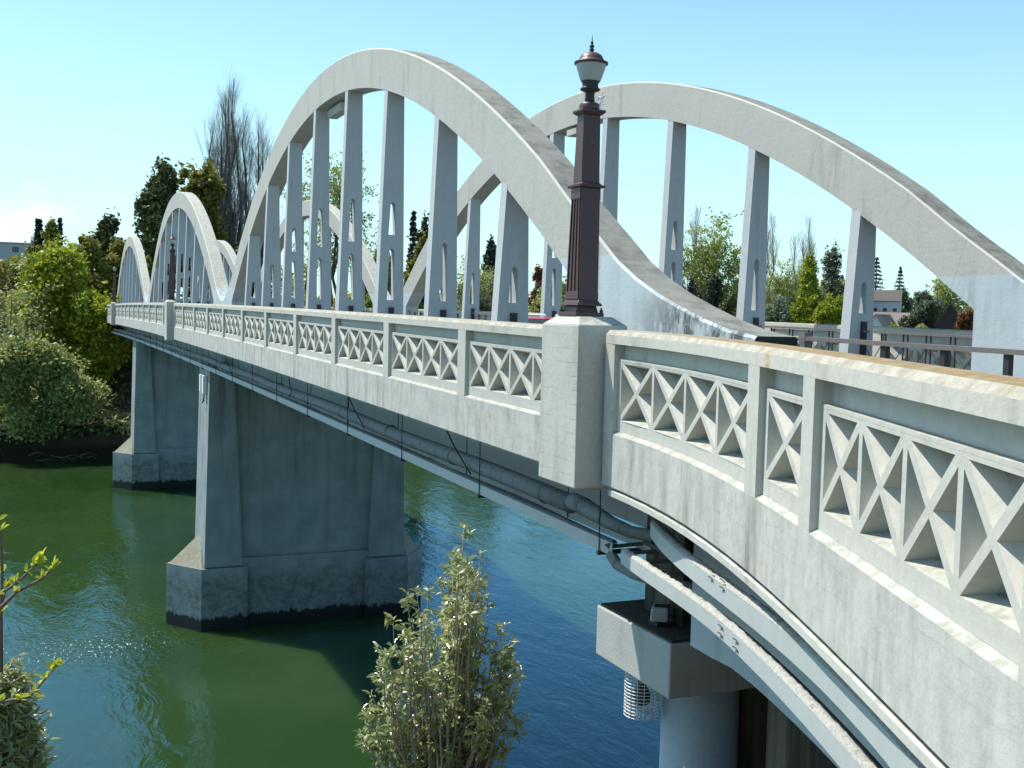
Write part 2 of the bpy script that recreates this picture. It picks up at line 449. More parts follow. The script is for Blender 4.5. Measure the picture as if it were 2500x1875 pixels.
def terrain():
    xs = np.concatenate([np.linspace(-300, -20, 15), np.linspace(-16, 24, 41), np.linspace(28, 96, 12), np.linspace(98, 200, 69), np.linspace(206, 420, 30), np.linspace(460, 2600, 20)])
    ys = np.concatenate([np.linspace(-2400, -420, 16), np.linspace(-400, -60, 60), np.linspace(-57, 80, 92), np.linspace(86, 300, 24), np.linspace(340, 2000, 10)])
    V = [(x, y, ground(x, y)) for x in xs for y in ys]
    n = len(ys)
    F = [(i * n + j, (i + 1) * n + j, (i + 1) * n + j + 1, i * n + j + 1) for i in range(len(xs) - 1) for j in range(n - 1)]
    t = NT("earth_and_grass")
    a = t.noise(0.25, 6); b = t.noise(2.0, 8, 0.7)
    P = t.xyz(t.geo.outputs['Position'])
    c = t.mix(t.rng(a, 0.4, 0.6), (0.045, 0.055, 0.018), (0.17, 0.115, 0.08))
    c = t.mix(t.rng(P[2], 3, 1.0), c, (0.022, 0.016, 0.010))  # shade along the shoreline put into the colour of the low ground
    c = t.mix(t.rng(b, 0.4, 0.7, 0, 0.6), c, (0.02, 0.022, 0.012))
    t.b.inputs['Specular IOR Level'].default_value = 0.08
    tag(np_mesh("ground", V, F, t.done(c, 0.95, t.bump(b, 0.8, 0.2)), smooth=True), kind="structure")
terrain()

def water():
    t = NT("river_water")
    big = t.noise(0.10, 3, 0.5, (0.7, 1.5, 1), dist=1.2)
    a = t.noise(0.55, 4, 0.55, (0.8, 1.9, 1), dist=0.8); b = t.noise(2.6, 4, 0.55, (0.9, 1.5, 1), dist=0.6); c = t.noise(9.0, 3, 0.5, (1, 1.3, 1))
    P = t.xyz(t.geo.outputs['Position'])
    # broken water round the first pier
    dx = t.math('SUBTRACT', P[0], 47.5); dy = t.math('SUBTRACT', P[1], 4.2)
    r2 = t.math('ADD', t.math('MULTIPLY', t.math('MULTIPLY', dx, dx), 0.10), t.math('MULTIPLY', t.math('MULTIPLY', dy, dy), 0.035))
    near = t.rng(r2, 0.0, 1.6, 1.0, 0.0)
    calm = t.rng(big, 0.40, 0.60, 0.35, 1.0)
    h = t.math('ADD', t.math('MULTIPLY', a, 0.5), t.math('MULTIPLY', t.math('MULTIPLY', b, 0.16), calm))
    h = t.math('ADD', h, t.math('MULTIPLY', t.math('MULTIPLY', c, 0.022), t.math('ADD', calm, t.math('MULTIPLY', near, 1.6))))
    h = t.math('ADD', h, t.math('MULTIPLY', t.math('MULTIPLY', near, b), 0.22))
    col = t.mix(t.rng(t.noise(0.07, 3), 0.4, 0.6), (0.018, 0.042, 0.010), (0.027, 0.054, 0.015))
    t.b.inputs['IOR'].default_value = 1.5
    t.b.inputs['Specular IOR Level'].default_value = 0.62
    t.b.inputs['Specular Tint'].default_value = (0.55, 0.90, 1.35, 1)
    fo = t.noise(5.5, 6, 0.75, (0.6, 1.7, 1)); near2 = t.rng(r2, 0.0, 1.3, 0.11, 0.0)
    foam_glint = t.rng(t.math('ADD', fo, near2), 0.70, 0.735)
    col = t.mix(foam_glint, col, (0.75, 0.80, 0.82))  # white flecks: foam, with sun glints painted into the water colour
    nrm = t.bump(h, 0.72, 0.12)
    df = t.n.new("ShaderNodeSubsurfaceScattering"); df.falloff = 'BURLEY'; t.l.new(col, df.inputs[0]); df.inputs['Scale'].default_value = 1.0; df.inputs['Radius'].default_value = (1.2, 1.2, 1.2)
    gl = t.n.new("ShaderNodeBsdfGlossy"); gl.inputs['Roughness'].default_value = 0.05
    gl.inputs['Color'].default_value = (0.42, 0.71, 1.0, 1)
    fr = t.n.new("ShaderNodeFresnel"); fr.inputs['IOR'].default_value = 1.6
    mx = t.n.new("ShaderNodeMixShader")
    for nd, k_ in ((df, 'Normal'), (gl, 'Normal'), (fr, 'Normal')): t.l.new(nrm, nd.inputs[k_])
    fac = t.math('MULTIPLY', fr.outputs[0], t.math('SUBTRACT', 1.0, t.math('MULTIPLY', foam_glint, 0.8)))
    t.l.new(fac, mx.inputs[0]); t.l.new(df.outputs[0], mx.inputs[1]); t.l.new(gl.outputs[0], mx.inputs[2]); t.l.new(mx.outputs[0], t.out.inputs[0])
    m = t.mat
    ys = [-2400, -400, -60, 60, 400, 2000]; xs = [-60, 20, 60, 130, 260, 2000]
    V = [(x, y, 0.0) for x in xs for y in ys]
    F = [(i * 6 + j, (i + 1) * 6 + j, (i + 1) * 6 + j + 1, i * 6 + j + 1) for i in range(5) for j in range(5)]
    tag(np_mesh("river_water", V, F, m), kind="structure")
water()

# ------------------------------------------------------------------ bridge geometry
def zt(x):
    """outer top edge of the near parapet"""
    x = max(x, -5.0)
    return 13.772 + 0.014257 * x - 9.3e-5 * x * x
def yp(x):
    d = max(0.0, 11.8 - x)
    if d > 9.2:
        e = d - 9.2
        return 0.0529122 * 9.2 ** 2 - 0.00232032 * 9.2 ** 3 + e * (2 * 0.0529122 * 9.2 - 3 * 0.00232032 * 9.2 ** 2)
    return 0.0529122 * d * d - 0.00232032 * d ** 3
def pn(x):
    """outward normal of the parapet in plan"""
    s = (yp(x + 0.02) - yp(x - 0.02)) / 0.04
    n = Vector((-s, 1.0, 0)).normalized(); return n
def PP(x, d, r, far=False):
    """point of the parapet: station x, depth d behind the outer face, height r above its outer top edge"""
    if far:
        return (x, -11.42 + d, zt(x) + r)
    n = pn(x)
    return (x - n.x * d, yp(x) - n.y * d, zt(x) + r)

def strip(mb, x0, x1, prof, far=False, mi=0, step=0.5, caps=True, curved=None):
    """extrude a closed section [(d, r, mi), ...] along the parapet line"""
    n = len(prof)
    k = max(1, int(math.ceil(abs(x1 - x0) / step)))
    if x1 <= 11.8 or x0 < 11.8: pass
    st = [x0 + (x1 - x0) * i / k for i in range(k + 1)]
    V = []
    for x in st:
        for p in prof: V.append(PP(x, p[0], p[1], far))
    base = len(mb.v); mb.v.extend(V)
    for i in range(k):
        for j in range(n):
            a, b = i * n + j, i * n + (j + 1) % n
            c, d = (i + 1) * n + (j + 1) % n, (i + 1) * n + j
            mb.f.append((base + a, base + b, base + c, base + d)); mb.m.append(prof[j][2] if len(prof[j]) > 2 else mi); mb.smooth.append(False)
    if caps:
        mb.f.append(tuple(base + j for j in range(n - 1, -1, -1))); mb.m.append(mi); mb.smooth.append(False)
        mb.f.append(tuple(base + k * n + j for j in range(n))); mb.m.append(mi); mb.smooth.append(False)

T_IN = 0.36      # parapet thickness
def rail_part(x0, x1, parent, far=False):
    mb = MB()
    strip(mb, x0, x1, [(0, -0.105), (0, 0.0), (0.05, 0.05), (T_IN - 0.04, 0.055), (T_IN, 0.03), (T_IN, -0.105)], far, step=0.6 if x0 < 12 else 8)
    return mb.build("cap_rail", M_rail, parent)
def fascia_part(x0, x1, parent, far=False):
    mb = MB()
    strip(mb, x0, x1, [(0.02, -1.78), (0, -1.76), (0, -1.15), (0.057, -1.115), (T_IN, -1.115), (T_IN, -1.78)], far, step=0.6 if x0 < 12 else 8)
    return mb.build("fascia", M_fascia, parent)
def lip_part(x0, x1, parent):
    mb = MB()
    strip(mb, x0, x1, [(-0.004, -1.87), (-0.004, -1.812), (0.02, -1.80), (0.5, -1.80), (0.5, -1.87)], False, step=0.6)
    return mb.build("drip_lip", M_conc, parent)
def posts_part(spans, parent, far=False):
    mb = MB()
    for a, b in spans:
        strip(mb, a, b, [(0.0, -1.1495), (0.0, -0.1055), (T_IN - 0.002, -0.1055), (T_IN - 0.002, -1.1115), (0.057, -1.1145)], far, step=0.2 if a < 12 else 2)
    return mb

def cell_faces(mb, x0, x1, r0, r1, d0, d1, far, w_l, w_r, w_t, w_b, wd):
    """one X cell: four triangular holes cut through a slab of depth d0..d1"""
    O = [(x0, r0), (x1, r0), (x1, r1), (x0, r1)]
    Cc = ((x0 + x1) / 2, (r0 + r1) / 2)
    ins = [w_b, w_r, w_t, w_l]
    for k in range(4):
        A, B = O[k], O[(k + 1) % 4]
        tri = [A, B, Cc]
        dist = [ins[k], wd, wd]
        # inset triangle: shift each edge inward; the hole narrows towards the middle of the wall
        def inset(extra):
            L3 = []
            for e in range(3):
                p, q = tri[e], tri[(e + 1) % 3]
                ex, ey = q[0] - p[0], q[1] - p[1]
                ln = math.hypot(ex, ey); nx, ny = -ey / ln, ex / ln
                L3.append((nx, ny, nx * p[0] + ny * p[1] + dist[e] + extra))
            I = []
            for e in range(3):
                a, b = L3[e - 1], L3[e]
                det = a[0] * b[1] - a[1] * b[0]
                I.append(((a[2] * b[1] - a[1] * b[2]) / det, (a[0] * b[2] - a[2] * b[0]) / det))
            return I
        ex_ = 0.026 if k in (1, 3) else 0.034
        base = len(mb.v)
        F0, F1 = inset(0), inset(ex_)
        for ring, d in ((tri, d0), (F0, d0), (F1, d0 + 0.125), (F1, d1), (tri, d1)):
            for p in ring: mb.v.append(PP(p[0], d, p[1], far))
        for e in range(3):
            g = (e + 1) % 3
            for lv in range(4):
                a = lv * 3
                mb.f.append(tuple(base + i for i in (a + e, a + g, a + 3 + g, a + 3 + e))); mb.m.append(0); mb.smooth.append(False)

def lattice_part(x0, x1, cells, parent, far=False):
    """recessed lintel, pierced lattice and plinth of one bay between two posts"""
    mb = MB()
    d0, d1 = 0.057, 0.31
    stp = 0.3 if x0 < 12 else 5
    strip(mb, x0, x1, [(0.125, -0.275), (0.125, -0.106), (0.30, -0.106), (0.30, -0.275)], far, step=stp)
    strip(mb, x0, x1, [(d0 - 0.001, -1.113), (d0 - 0.001, -0.985), (d1, -0.95), (d1, -1.113)], far, step=stp, caps=False)
    strip(mb, x0, x1, [(d0, -0.30), (d0, -0.276), (d1 + 0.02, -0.276), (d1 + 0.02, -0.30)], far, step=stp, caps=False)
    r0, r1 = -0.984, -0.301
    m = 0.05
    strip(mb, x0, x0 + m, [(d0, r0), (d0, r1), (d1, r1), (d1, r0)], far, step=stp)
    strip(mb, x1 - m, x1, [(d0, r0), (d0, r1), (d1, r1), (d1, r0)], far, step=stp)
    cw = (x1 - x0 - 2 * m) / cells
    for i in range(cells):
        a = x0 + m + cw * i
        cell_faces(mb, a, a + cw, r0, r1, d0, d1, far, 0.029, 0.029, 0.026, 0.006, 0.031)
    return mb.build("lattice_panel", M_conc, parent)

BR = empty("arch_bridge", (32.5, -5.7, 0), "long white concrete road bridge with three tall arches across the river", "bridge")

# near parapet: segments between the lamp pillars
PX = [(11.48, 12.50), (57.35, 58.37), (104.6, 105.6)]
post_lines = [16.23 + 4.147 * i for i in range(10)]
def parapet(name_x, far=False):
    x0, x1, opens = name_x
    mb = MB()
    # the rail is the part; its pieces hang below it
    r = rail_part(x0, x1, None, far); r.name = "parapet"; r.data.name = "parapet"
    r.parent = BR; r.location = -BR.location
    fa = fascia_part(x0, x1, r, far)
    edges = [x0] + [e for o in opens for e in (o[0], o[1])] + [x1]
    pm = MB()
    for i in range(0, len(edges), 2):
        a, b = edges[i], edges[i + 1]
        if b - a > 0.01:
            q = MB(); strip(q, a, b, [(0.0, -1.1495), (0.0, -0.1055), (T_IN - 0.002, -0.1055), (T_IN - 0.002, -1.1145), (0.057, -1.1145)], far, step=0.2 if a < 12 else 2)
            q.build("post", M_conc, r)
    for o in opens: lattice_part(o[0], o[1], o[2], r, far)
    return r
seg0 = (-1.5, 11.40, [(-1.3, 2.9, 5), (3.22, 5.903, 4), (6.136, 7.136, 1), (7.421, 11.158, 4)])
parapet(seg0)
o1 = [(12.75, 16.06, 4)] + [(post_lines[i] + 0.17, post_lines[i + 1] - 0.17, 4) for i in range(9)] + [(post_lines[9] + 0.17, 57.0, 4)]
parapet((12.50, 57.35, o1))
def evenly(a, b, n): 
    p = (b - a) / n
    return [(a + p * i + 0.17, a + p * (i + 1) - 0.17, 4) for i in range(n)]
parapet((58.37, 104.6, evenly(58.37, 104.6, 11)))
parapet((105.6, 141.6, evenly(105.6, 141.6, 9)))
lip = lip_part(-1.5, 11.2, None); lip.name = "drip_lip"; lip.parent = BR; lip.location = -BR.location

# far parapet: same pattern on the downstream side
parapet((-1.0, 60.0, evenly(-1.0, 60.0, 15)), far=True)
def plain_far():
    r = rail_part(60.0, 141.6, None, True); r.name = "parapet"; r.parent = BR; r.location = -BR.location
    fascia_part(60.0, 141.6, r, True)
    for i in range(10):
        o = (60 + 8.16 * i + 0.17, 60 + 8.16 * (i + 1) - 0.17, 8)
        lattice_part(o[0], o[1], o[2], r, True)
plain_far()

# lamp pillars
def pillar(xa, xb, lampx):
    z = zt(xa)
    ya, yb = -0.32, 0.33
    mb = MB()
    mb.box(xa, xb, ya, yb, z - 1.83, z + 0.10)
    c = ((xa + xb) / 2, (ya + yb) / 2)
    # sloping cap
    a, b = (xb - xa) / 2, (yb - ya) / 2
    mb.frust(c, z + 0.1005, z + 0.20, a - 0.004, b - 0.004, a - 0.20, b - 0.10)
    mb.frust((c[0], c[1]), z - 1.90, z - 1.8305, a - 0.25, b - 0.18, a - 0.03, b - 0.03)
    o = mb.build("lamp_pillar", M_pillar, BR, bevel=0.012)
    return c, z + 0.20
PIL = [pillar(a, b, 0) for a, b in PX]

# deck, footpaths, kerbs
def slab(name, y0, y1, r0, r1, mat, x0=-12.0, x1=150.0):
    mb = MB(); k = 36
    xs = [x0 + (x1 - x0) * i / k for i in range(k + 1)]
    for x in xs:
        z = zt(x)
        mb.v.extend([(x, y0, z + r0), (x, y1, z + r0), (x, y1, z + r1), (x, y0, z + r1)])
    for i in range(k):
        for j in range(4):
            a, b = i * 4 + j, i * 4 + (j + 1) % 4
            mb.f.append((a + 4, b + 4, b, a)); mb.m.append(0); mb.smooth.append(False)
    mb.f.append((0, 1, 2, 3)); mb.m.append(0); mb.smooth.append(False)
    mb.f.append((4 * k + 3, 4 * k + 2, 4 * k + 1, 4 * k)); mb.m.append(0); mb.smooth.append(False)
    return mb
def sl(name, *a, **k):
    mb = slab(name, *a[:-1], a[-1], **k)
    return mb.build(name, a[-1], BR)
sl("footpath_slab", -1.659, -0.365, -1.42, -1.18, M_ash2)
sl("footpath_slab", -11.05, -9.722 - 0.62, -1.42, -1.18, M_ash2)
sl("road_deck", -9.719, -2.281, -1.55, -1.30, M_asph)
sl("kerb", -2.46, -2.2825, -1.299, -1.17, M_conc)
sl("kerb", -9.718, -9.54, -1.299, -1.17, M_conc)
sl("edge_beam", -2.279, -1.661, -2.75, -1.20, M_hang, x0=10.85, x1=135.0)
sl("edge_beam", -10.339, -9.721, -2.75, -1.20, M_hang, x0=10.85, x1=135.0)
# flared footpath behind the curved parapet
mb = MB()
n = 14
for i in range(n + 1):
    x = -1.5 + (11.8 + 1.5) * i / n
    a = PP(x, 0.362, -1.181); b = PP(x, 0.362, -1.42)
    mb.v.extend([b, (b[0], -1.0, b[2]), (a[0], -1.0, a[2]), a])
for i in range(n):
    for j in range(4):
        a, b = i * 4 + j, i * 4 + (j + 1) % 4
        mb.f.append((a, b, b + 4, a + 4)); mb.m.append(0); mb.smooth.append(False)
mb.build("footpath_slab", M_ash2, BR)

# cross beams with cantilever brackets
for i in range(33):
    x = 14.9 + 3.823 * i
    if min(abs(x - px) for px in (50.3, 90.3, 130.3)) < 1.9: continue
    z = zt(x)
    mb = MB()
    mb.box(x - 0.16, x + 0.16, -9.718, -2.282, z - 2.35, z - 1.553)
    for (ya, yb) in ((-1.658, -0.37), (-10.342, -11.04)):
        mb.hexa([(x - 0.11, ya, z - 2.25), (x + 0.11, ya, z - 2.25), (x + 0.11, yb, z - 1.62), (x - 0.11, yb, z - 1.62),
                 (x - 0.11, ya, z - 1.423), (x + 0.11, ya, z - 1.423), (x + 0.11, yb, z - 1.423), (x - 0.11, yb, z - 1.423)])
    mb.build("cross_beam", M_hang, BR)

# ---------------------------------------------------------------- arches
def arch_z(xc, i, dz):
    """(x, top, soffit) samples"""
    near_tab = [(16.6, 15.97), (17.66, 15.32), (18.34, 14.90), (19.3, 14.50), (20.2, 14.23), (21.0, 14.03), (21.7, 13.94)]
    val_tab = [(16.4, 16.12), (17.2, 15.58), (18.0, 15.06), (18.7, 14.71), (19.3, 14.50), (20.0, 14.41)]
    out = []
    def top(a, tab):
        if a < 15.3: return 21.283 - 0.019025 * a * a
        pts = [(14.5, 21.283 - 0.019025 * 14.5 ** 2), (15.3, 21.283 - 0.019025 * 15.3 ** 2)] + tab
        for k in range(1, len(pts) - 1):
            if a <= pts[k + 1][0] + 1e-6:
                p0 = pts[k - 1]; p1 = pts[k]; p2 = pts[k + 1]; p3 = pts[min(k + 2, len(pts) - 1)]
                t = (a - p1[0]) / (p2[0] - p1[0])
                m1 = (p2[1] - p0[1]) / (p2[0] - p0[0]) * (p2[0] - p1[0])
                m2 = ((p3[1] - p1[1]) / (p3[0] - p1[0]) if p3 is not p2 else (p2[1] - p1[1]) / (p2[0] - p1[0]) * (0 if tab is val_tab else 1)) * (p2[0] - p1[0])
                h = ((2 * t ** 3 - 3 * t * t + 1) * p1[1] + (t ** 3 - 2 * t * t + t) * m1 + (-2 * t ** 3 + 3 * t * t) * p2[1] + (t ** 3 - t * t) * m2)
                return h
        return pts[-1][1]
    lo_end = 21.7 if i == 0 else 20.0
    hi_end = 21.7 if i == 2 else 20.0
    ltab = near_tab if i == 0 else val_tab
    htab = near_tab if i == 2 else val_tab
    ns = 72
    for k in range(ns + 1):
        d = -lo_end + (lo_end + hi_end) * k / ns
        a = abs(d)
        tp = top(a, ltab if d < 0 else htab)
        f = sm(a, 12, 20)
        out.append((xc + d, tp + dz * (1 - f) + (DEC(xc + d) * f), 20.302 - 0.019869 * a * a + dz * (1 - sm(a, 12, 17)) + DEC(xc + d) * sm(a, 12, 17)))
    return out
def DEC(x):   # deck level change relative to the first arch
    return max(-0.25, min(0.12, (zt(x) - 14.15) * 0.8)) if x > 50 else 0.0
ARCH = [(32.5, 0, 0.0), (72.5, 1, -0.02), (112.5, 2, -0.45)]
GAP = 17.2
def arch(xc, i, dz, y0, y1, lab):
    s = arch_z(xc, i, dz)
    # insert exact end-wall stations
    def interp(x, c):
        for a, b in zip(s, s[1:]):
            if a[0] <= x <= b[0]:
                t = (x - a[0]) / (b[0] - a[0]); return a[c] + (b[c] - a[c]) * t
    xs = sorted(set([round(p[0], 4) for p in s] + [round(xc - GAP, 4), round(xc + GAP, 4)]))
    mb = MB()
    def zb(x): return zt(x) - 1.199
    secs = []
    for x in xs:
        tz = interp(x, 1) if s[0][0] < x < s[-1][0] else (s[0][1] if x <= s[0][0] else s[-1][1])
        bz = interp(x, 2) if s[0][0] < x < s[-1][0] else s[0][2]
        secs.append((x, tz, bz))
    def quad(a, b, c, d, mi=0, smo=False):
        n = len(mb.v); mb.v.extend([a, b, c, d]); mb.f.append((n, n + 1, n + 2, n + 3)); mb.m.append(mi); mb.smooth.append(smo)
    ch = 0.035
    for (xa, ta, ba), (xb, tb, bb) in zip(secs, secs[1:]):
        inside = (xa + xb) / 2 > xc - GAP and (xa + xb) / 2 < xc + GAP
        la, lb = (ba, bb) if inside else (zb(xa), zb(xb))
        # outer face (+y) and inner face (-y)
        quad((xa, y1, la), (xa, y1, ta - ch), (xb, y1, tb - ch), (xb, y1, lb))
        quad((xb, y0, lb), (xb, y0, tb - ch), (xa, y0, ta - ch), (xa, y0, la))
        # chamfers
        quad((xa, y1, ta - ch), (xa, y1 - ch, ta), (xb, y1 - ch, tb), (xb, y1, tb - ch))
        quad((xb, y0, tb - ch), (xb, y0 + ch, tb), (xa, y0 + ch, ta), (xa, y0, ta - ch), 1)
        # top
        quad((xa, y1 - ch, ta), (xa, y0 + ch, ta), (xb, y0 + ch, tb), (xb, y1 - ch, tb), 1)
        # soffit
        if inside: quad((xa, y0, la), (xa, y1, la), (xb, y1, lb), (xb, y0, lb))
    for (x, side) in ((xc - GAP, 1), (xc + GAP, -1)):
        bz = interp(x, 2)
        q = [(x, y0, zb(x)), (x, y1, zb(x)), (x, y1, bz), (x, y0, bz)]
        quad(*(q if side > 0 else q[::-1]))
    for k, (x, tz, bz) in ((0, secs[0]), (1, secs[-1])):
        q = [(x, y1, zb(x)), (x, y0, zb(x)), (x, y0, tz - ch), (x, y0 + ch, tz), (x, y1 - ch, tz), (x, y1, tz - ch)]
        n = len(mb.v); mb.v.extend(q if k == 0 else q[::-1]); mb.f.append(tuple(range(n, n + 6))); mb.m.append(0 if k else 2); mb.smooth.append(False)
    rib = mb.build("arch_rib", [M_rib, M_ribtop if i == 0 else M_rib, M_algae], BR)
    rib["label"] = lab
    # hangers
    yc = (y0 + y1) / 2
    outer = 1 if y1 > -5 else -1
    for k in range(8):
        x = xc - GAP + 3.823 * (k + 1) - 0.65
        xa, xb = x, x + 0.29
        zsa = interp(x + 0.145, 2) + 0.25
        z0 = zt(x) - 1.1985
        zbs = zt(x) - 0.15      # base level visible above the parapet
        # measured: base -1.45..-2.17, head -1.65..-2.08 (near arch)
        if outer > 0: bo, bi, to, ti = -1.45, -2.17, -1.672, -2.08
        else: bo, bi, to, ti = -10.55, -9.83, -10.328, -9.93
        if outer < 0: bo, bi, to, ti = -9.49, -10.20, -9.735, -10.14
        H = zsa - z0
        def yo(z): return bo + (to - bo) * (z - z0) / H
        def yi(z): return bi + (ti - bi) * (z - z0) / H
        ztop_s = zsa - 0.25
        slots = []
        zlow = zt(x) + 0.34
        if k in (0, 7): slots = [(zlow, zlow + 0.66)] if ztop_s > 15.9 else [(zlow, zlow + 0.6)]
        elif k in (1, 6): slots = [(zlow, zlow + 1.25)]
        elif k in (2, 5): slots = [(zlow, zlow + 1.27), (zlow + 1.60, zlow + 2.40)]
        else: slots = [(zlow, zlow + 1.27), (zlow + 1.60, zlow + 2.78)]
        hb = MB()
        # two broad faces with slots, built as a stack of bands
        def hole(z, zl, zh):
            # slot tapers to a rounded head
            t = (z - zl) / (zh - zl)
            wd = 0.098 - 0.038 * t
            return wd
        lv = [z0]
        for zl, zh in slots: lv += [zl, zl + (zh - zl) * 0.5, zh - 0.06, zh]
        lv.append(zsa)
        ym = lambda z: (yo(z) + yi(z)) / 2 - 0.03 * outer * 0 
        def insl(za, zb_):
            for zl, zh in slots:
                if za >= zl - 1e-6 and zb_ <= zh + 1e-6: return (zl, zh)
            return None
        def qd(a, b, c, d):
            n = len(hb.v); hb.v.extend([a, b, c, d]); hb.f.append((n, n + 1, n + 2, n + 3)); hb.m.append(0); hb.smooth.append(False)
        for za, zb2 in zip(lv, lv[1:]):
            sl_ = insl(za, zb2)
            A0, A1, B0, B1 = yo(za), yo(zb2), yi(za), yi(zb2)
            qd((xa, A0, za), (xb, A0, za), (xb, A1, zb2), (xa, A1, zb2))
            qd((xb, B0, za), (xa, B0, za), (xa, B1, zb2), (xb, B1, zb2))
            if sl_ is None:
                qd((xa, B0, za), (xa, A0, za), (xa, A1, zb2), (xa, B1, zb2))
                qd((xb, A0, za), (xb, B0, za), (xb, B1, zb2), (xb, A1, zb2))
            else:
                zl, zh = sl_
                def wdt(z): return (hole(z, zl, zh) if z < zh - 0.01 else 0.012) * (1 if A0 > B0 else -1)
                m0, m1 = ym(za), ym(zb2)
                w0, w1 = wdt(za), wdt(zb2)
                for (sa, sb, ta_, tb_) in ((A0, m0 + w0, A1, m1 + w1), (m0 - w0, B0, m1 - w1, B1)):
                    qd((xa, sb, za), (xa, sa, za), (xa, ta_, zb2), (xa, tb_, zb2))
                    qd((xb, sa, za), (xb, sb, za), (xb, tb_, zb2), (xb, ta_, zb2))
                qd((xa, m0 + w0, za), (xa, m1 + w1, zb2), (xb, m1 + w1, zb2), (xb, m0 + w0, za))
                qd((xb, m0 - w0, za), (xb, m1 - w1, zb2), (xa, m1 - w1, zb2), (xa, m0 - w0, za))
                if abs(za - zl) < 1e-6: qd((xa, m0 - w0, za), (xa, m0 + w0, za), (xb, m0 + w0, za), (xb, m0 - w0, za))
                if abs(zb2 - zh) < 1e-6: qd((xa, m1 + w1, zb2), (xa, m1 - w1, zb2), (xb, m1 - w1, zb2), (xb, m1 + w1, zb2))
        hb.build("hanger", M_hang, rib)
    return rib
names = ["nearest", "middle", "farthest"]
for xc, i, dz in ARCH:
    arch(xc, i, dz, -2.28, -1.66, names[i] + " arch on the upstream side with tapered slotted hangers")
for xc, i, dz in ARCH:
    arch(xc, i, dz, -10.34, -9.72, names[i] + " arch on the downstream side, behind the road")
# small light boxes fixed below the crown of the arches
for xa, xb, ya, yb, za, zb in ((31.9, 33.5, -2.26, -1.96, 19.98, 20.22), (32.1, 32.8, -10.05, -9.74, 20.0, 20.2)):
    mb = MB(); mb.box(xa, xb, ya, yb, za, zb)
    mb.build("crown_box", M_conc, BR, bevel=0.01)

gm_ = MB()
for pts_ in ([(0, .30), (-.12, .36), (-.2, .25), (-.12, .12), (0, .18), (0, .36), (0, -.1)], [(.1, .45), (.12, .1), (.22, .08)], [(.02, .3), (.24, .32)]):
    gm_.tube([(30.4 - px_, -9.716, 20.55 + pz_) for px_, pz_ in pts_], 0.012, 4, sm=False)
gm_.build("chalk_mark", M_white, BR)

# ---------------------------------------------------------------- piers
def pier(x0):
    xa, xb = x0, x0 + 3.3
    xm = (xa + xb) / 2
    web = MB()
    web.box(xa + 0.32, xb - 0.32, -8.9, -1.1, 3.1005, zt(xm) - 2.76)
    web.box(xa + 0.12, xb - 0.12, -7.9, -2.05, -3.0, 2.745)
    web.box(xa + 0.121, xb - 0.121, -7.93, -2.03, 2.7455, 3.10)
    pr = web.build("pier", M_pier, BR)
    for sgn in (1, -1):
        f = (lambda y: y) if sgn > 0 else (lambda y: -12.0 - y + 2.05)
        def Y(y): return y if sgn > 0 else (-9.95 - y)
        cb = MB()
        ztp = zt(xm) - 2.752
        yo_t, yo_b, yi_t, yi_b = Y(-0.60), Y(-0.42), Y(-1.70), Y(-2.12)
        ch = 0.10
        def ring(z, yo, yi):
            s = 1 if yo > yi else -1
            p = [(xa, yi + s * ch * 0), (xa, yo), (xb, yo), (xb, yi)]
            p = [(xa + 0.0, yo), (xb, yo), (xb, yi + s * ch), (xb - ch * 1.5, yi), (xa + ch * 1.5, yi), (xa, yi + s * ch)]
            return [(a, b, z) for a, b in p]
        A, B = ring(2.79, yo_b, yi_b), ring(ztp, yo_t, yi_t)
        fs = [tuple(range(5, -1, -1)), tuple(range(6, 12))] + [(i, (i + 1) % 6, 6 + (i + 1) % 6, 6 + i) for i in range(6)]
        if sgn > 0: fs = [f_[::-1] for f_ in fs]
        cb.add(A + B, fs)
        cb.build("pier_column", M_pier, pr)
        # footing with pointed cutwater
        y0_, y1_, yn = Y(-2.27), Y(-0.28), Y(1.0)
        fb = MB()
        pl = [(xa - 0.12, y0_), (xa - 0.12, y1_), (xm, yn), (xb + 0.12, y1_), (xb + 0.12, y0_)]
        if sgn > 0: pl = pl[::-1]
        fb.prism(pl, -3.0, 2.75)
        # sloping cap of the cutwater
        yc_ = Y(-0.44)
        T = (xm, Y(-0.48), 4.05)
        bp = [(xa + 0.06, yc_, 2.752), (xa - 0.02, Y(-0.30), 2.752), (xm, Y(0.88), 2.752), (xb + 0.02, Y(-0.30), 2.752), (xb - 0.06, yc_, 2.752)]
        n0 = len(fb.v); fb.v.extend(bp + [T])
        for a, b in ((0, 1), (1, 2), (2, 3), (3, 4), (4, 0)):
            fb.f.append((n0 + a, n0 + b, n0 + 5) if sgn < 0 else (n0 + b, n0 + a, n0 + 5)); fb.m.append(0); fb.smooth.append(False)
        fb.build("pier_footing", M_pier, pr)
for x in (48.65, 88.65, 128.65): pier(x)

# first pier, at the near bank
mb = MB()
mb.box(10.8, 12.65, -9.35, -0.64, 9.67, 10.33)
capo = mb.build("pier_cap", [M_cap], BR, bevel=0.02)
al = MB(); al.box(10.84, 12.61, -9.3, -0.68, 10.3335, 10.36); al.build("algae_crust", M_algae, capo)
for sgn in (1, -1):
    def Y(y): return y if sgn > 0 else (-9.99 - y)
    cb = MB()
    cb.lathe([(0.56, -1.0), (0.485, 9.669)], 11.62, Y(-1.62), 40)
    cb.build("pier_column", M_bluegrey, capo)
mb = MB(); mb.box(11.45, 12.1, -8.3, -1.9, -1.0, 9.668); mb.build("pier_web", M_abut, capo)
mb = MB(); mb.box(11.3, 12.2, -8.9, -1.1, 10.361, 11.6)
mb.build("bearing_wall", M_abut, capo)
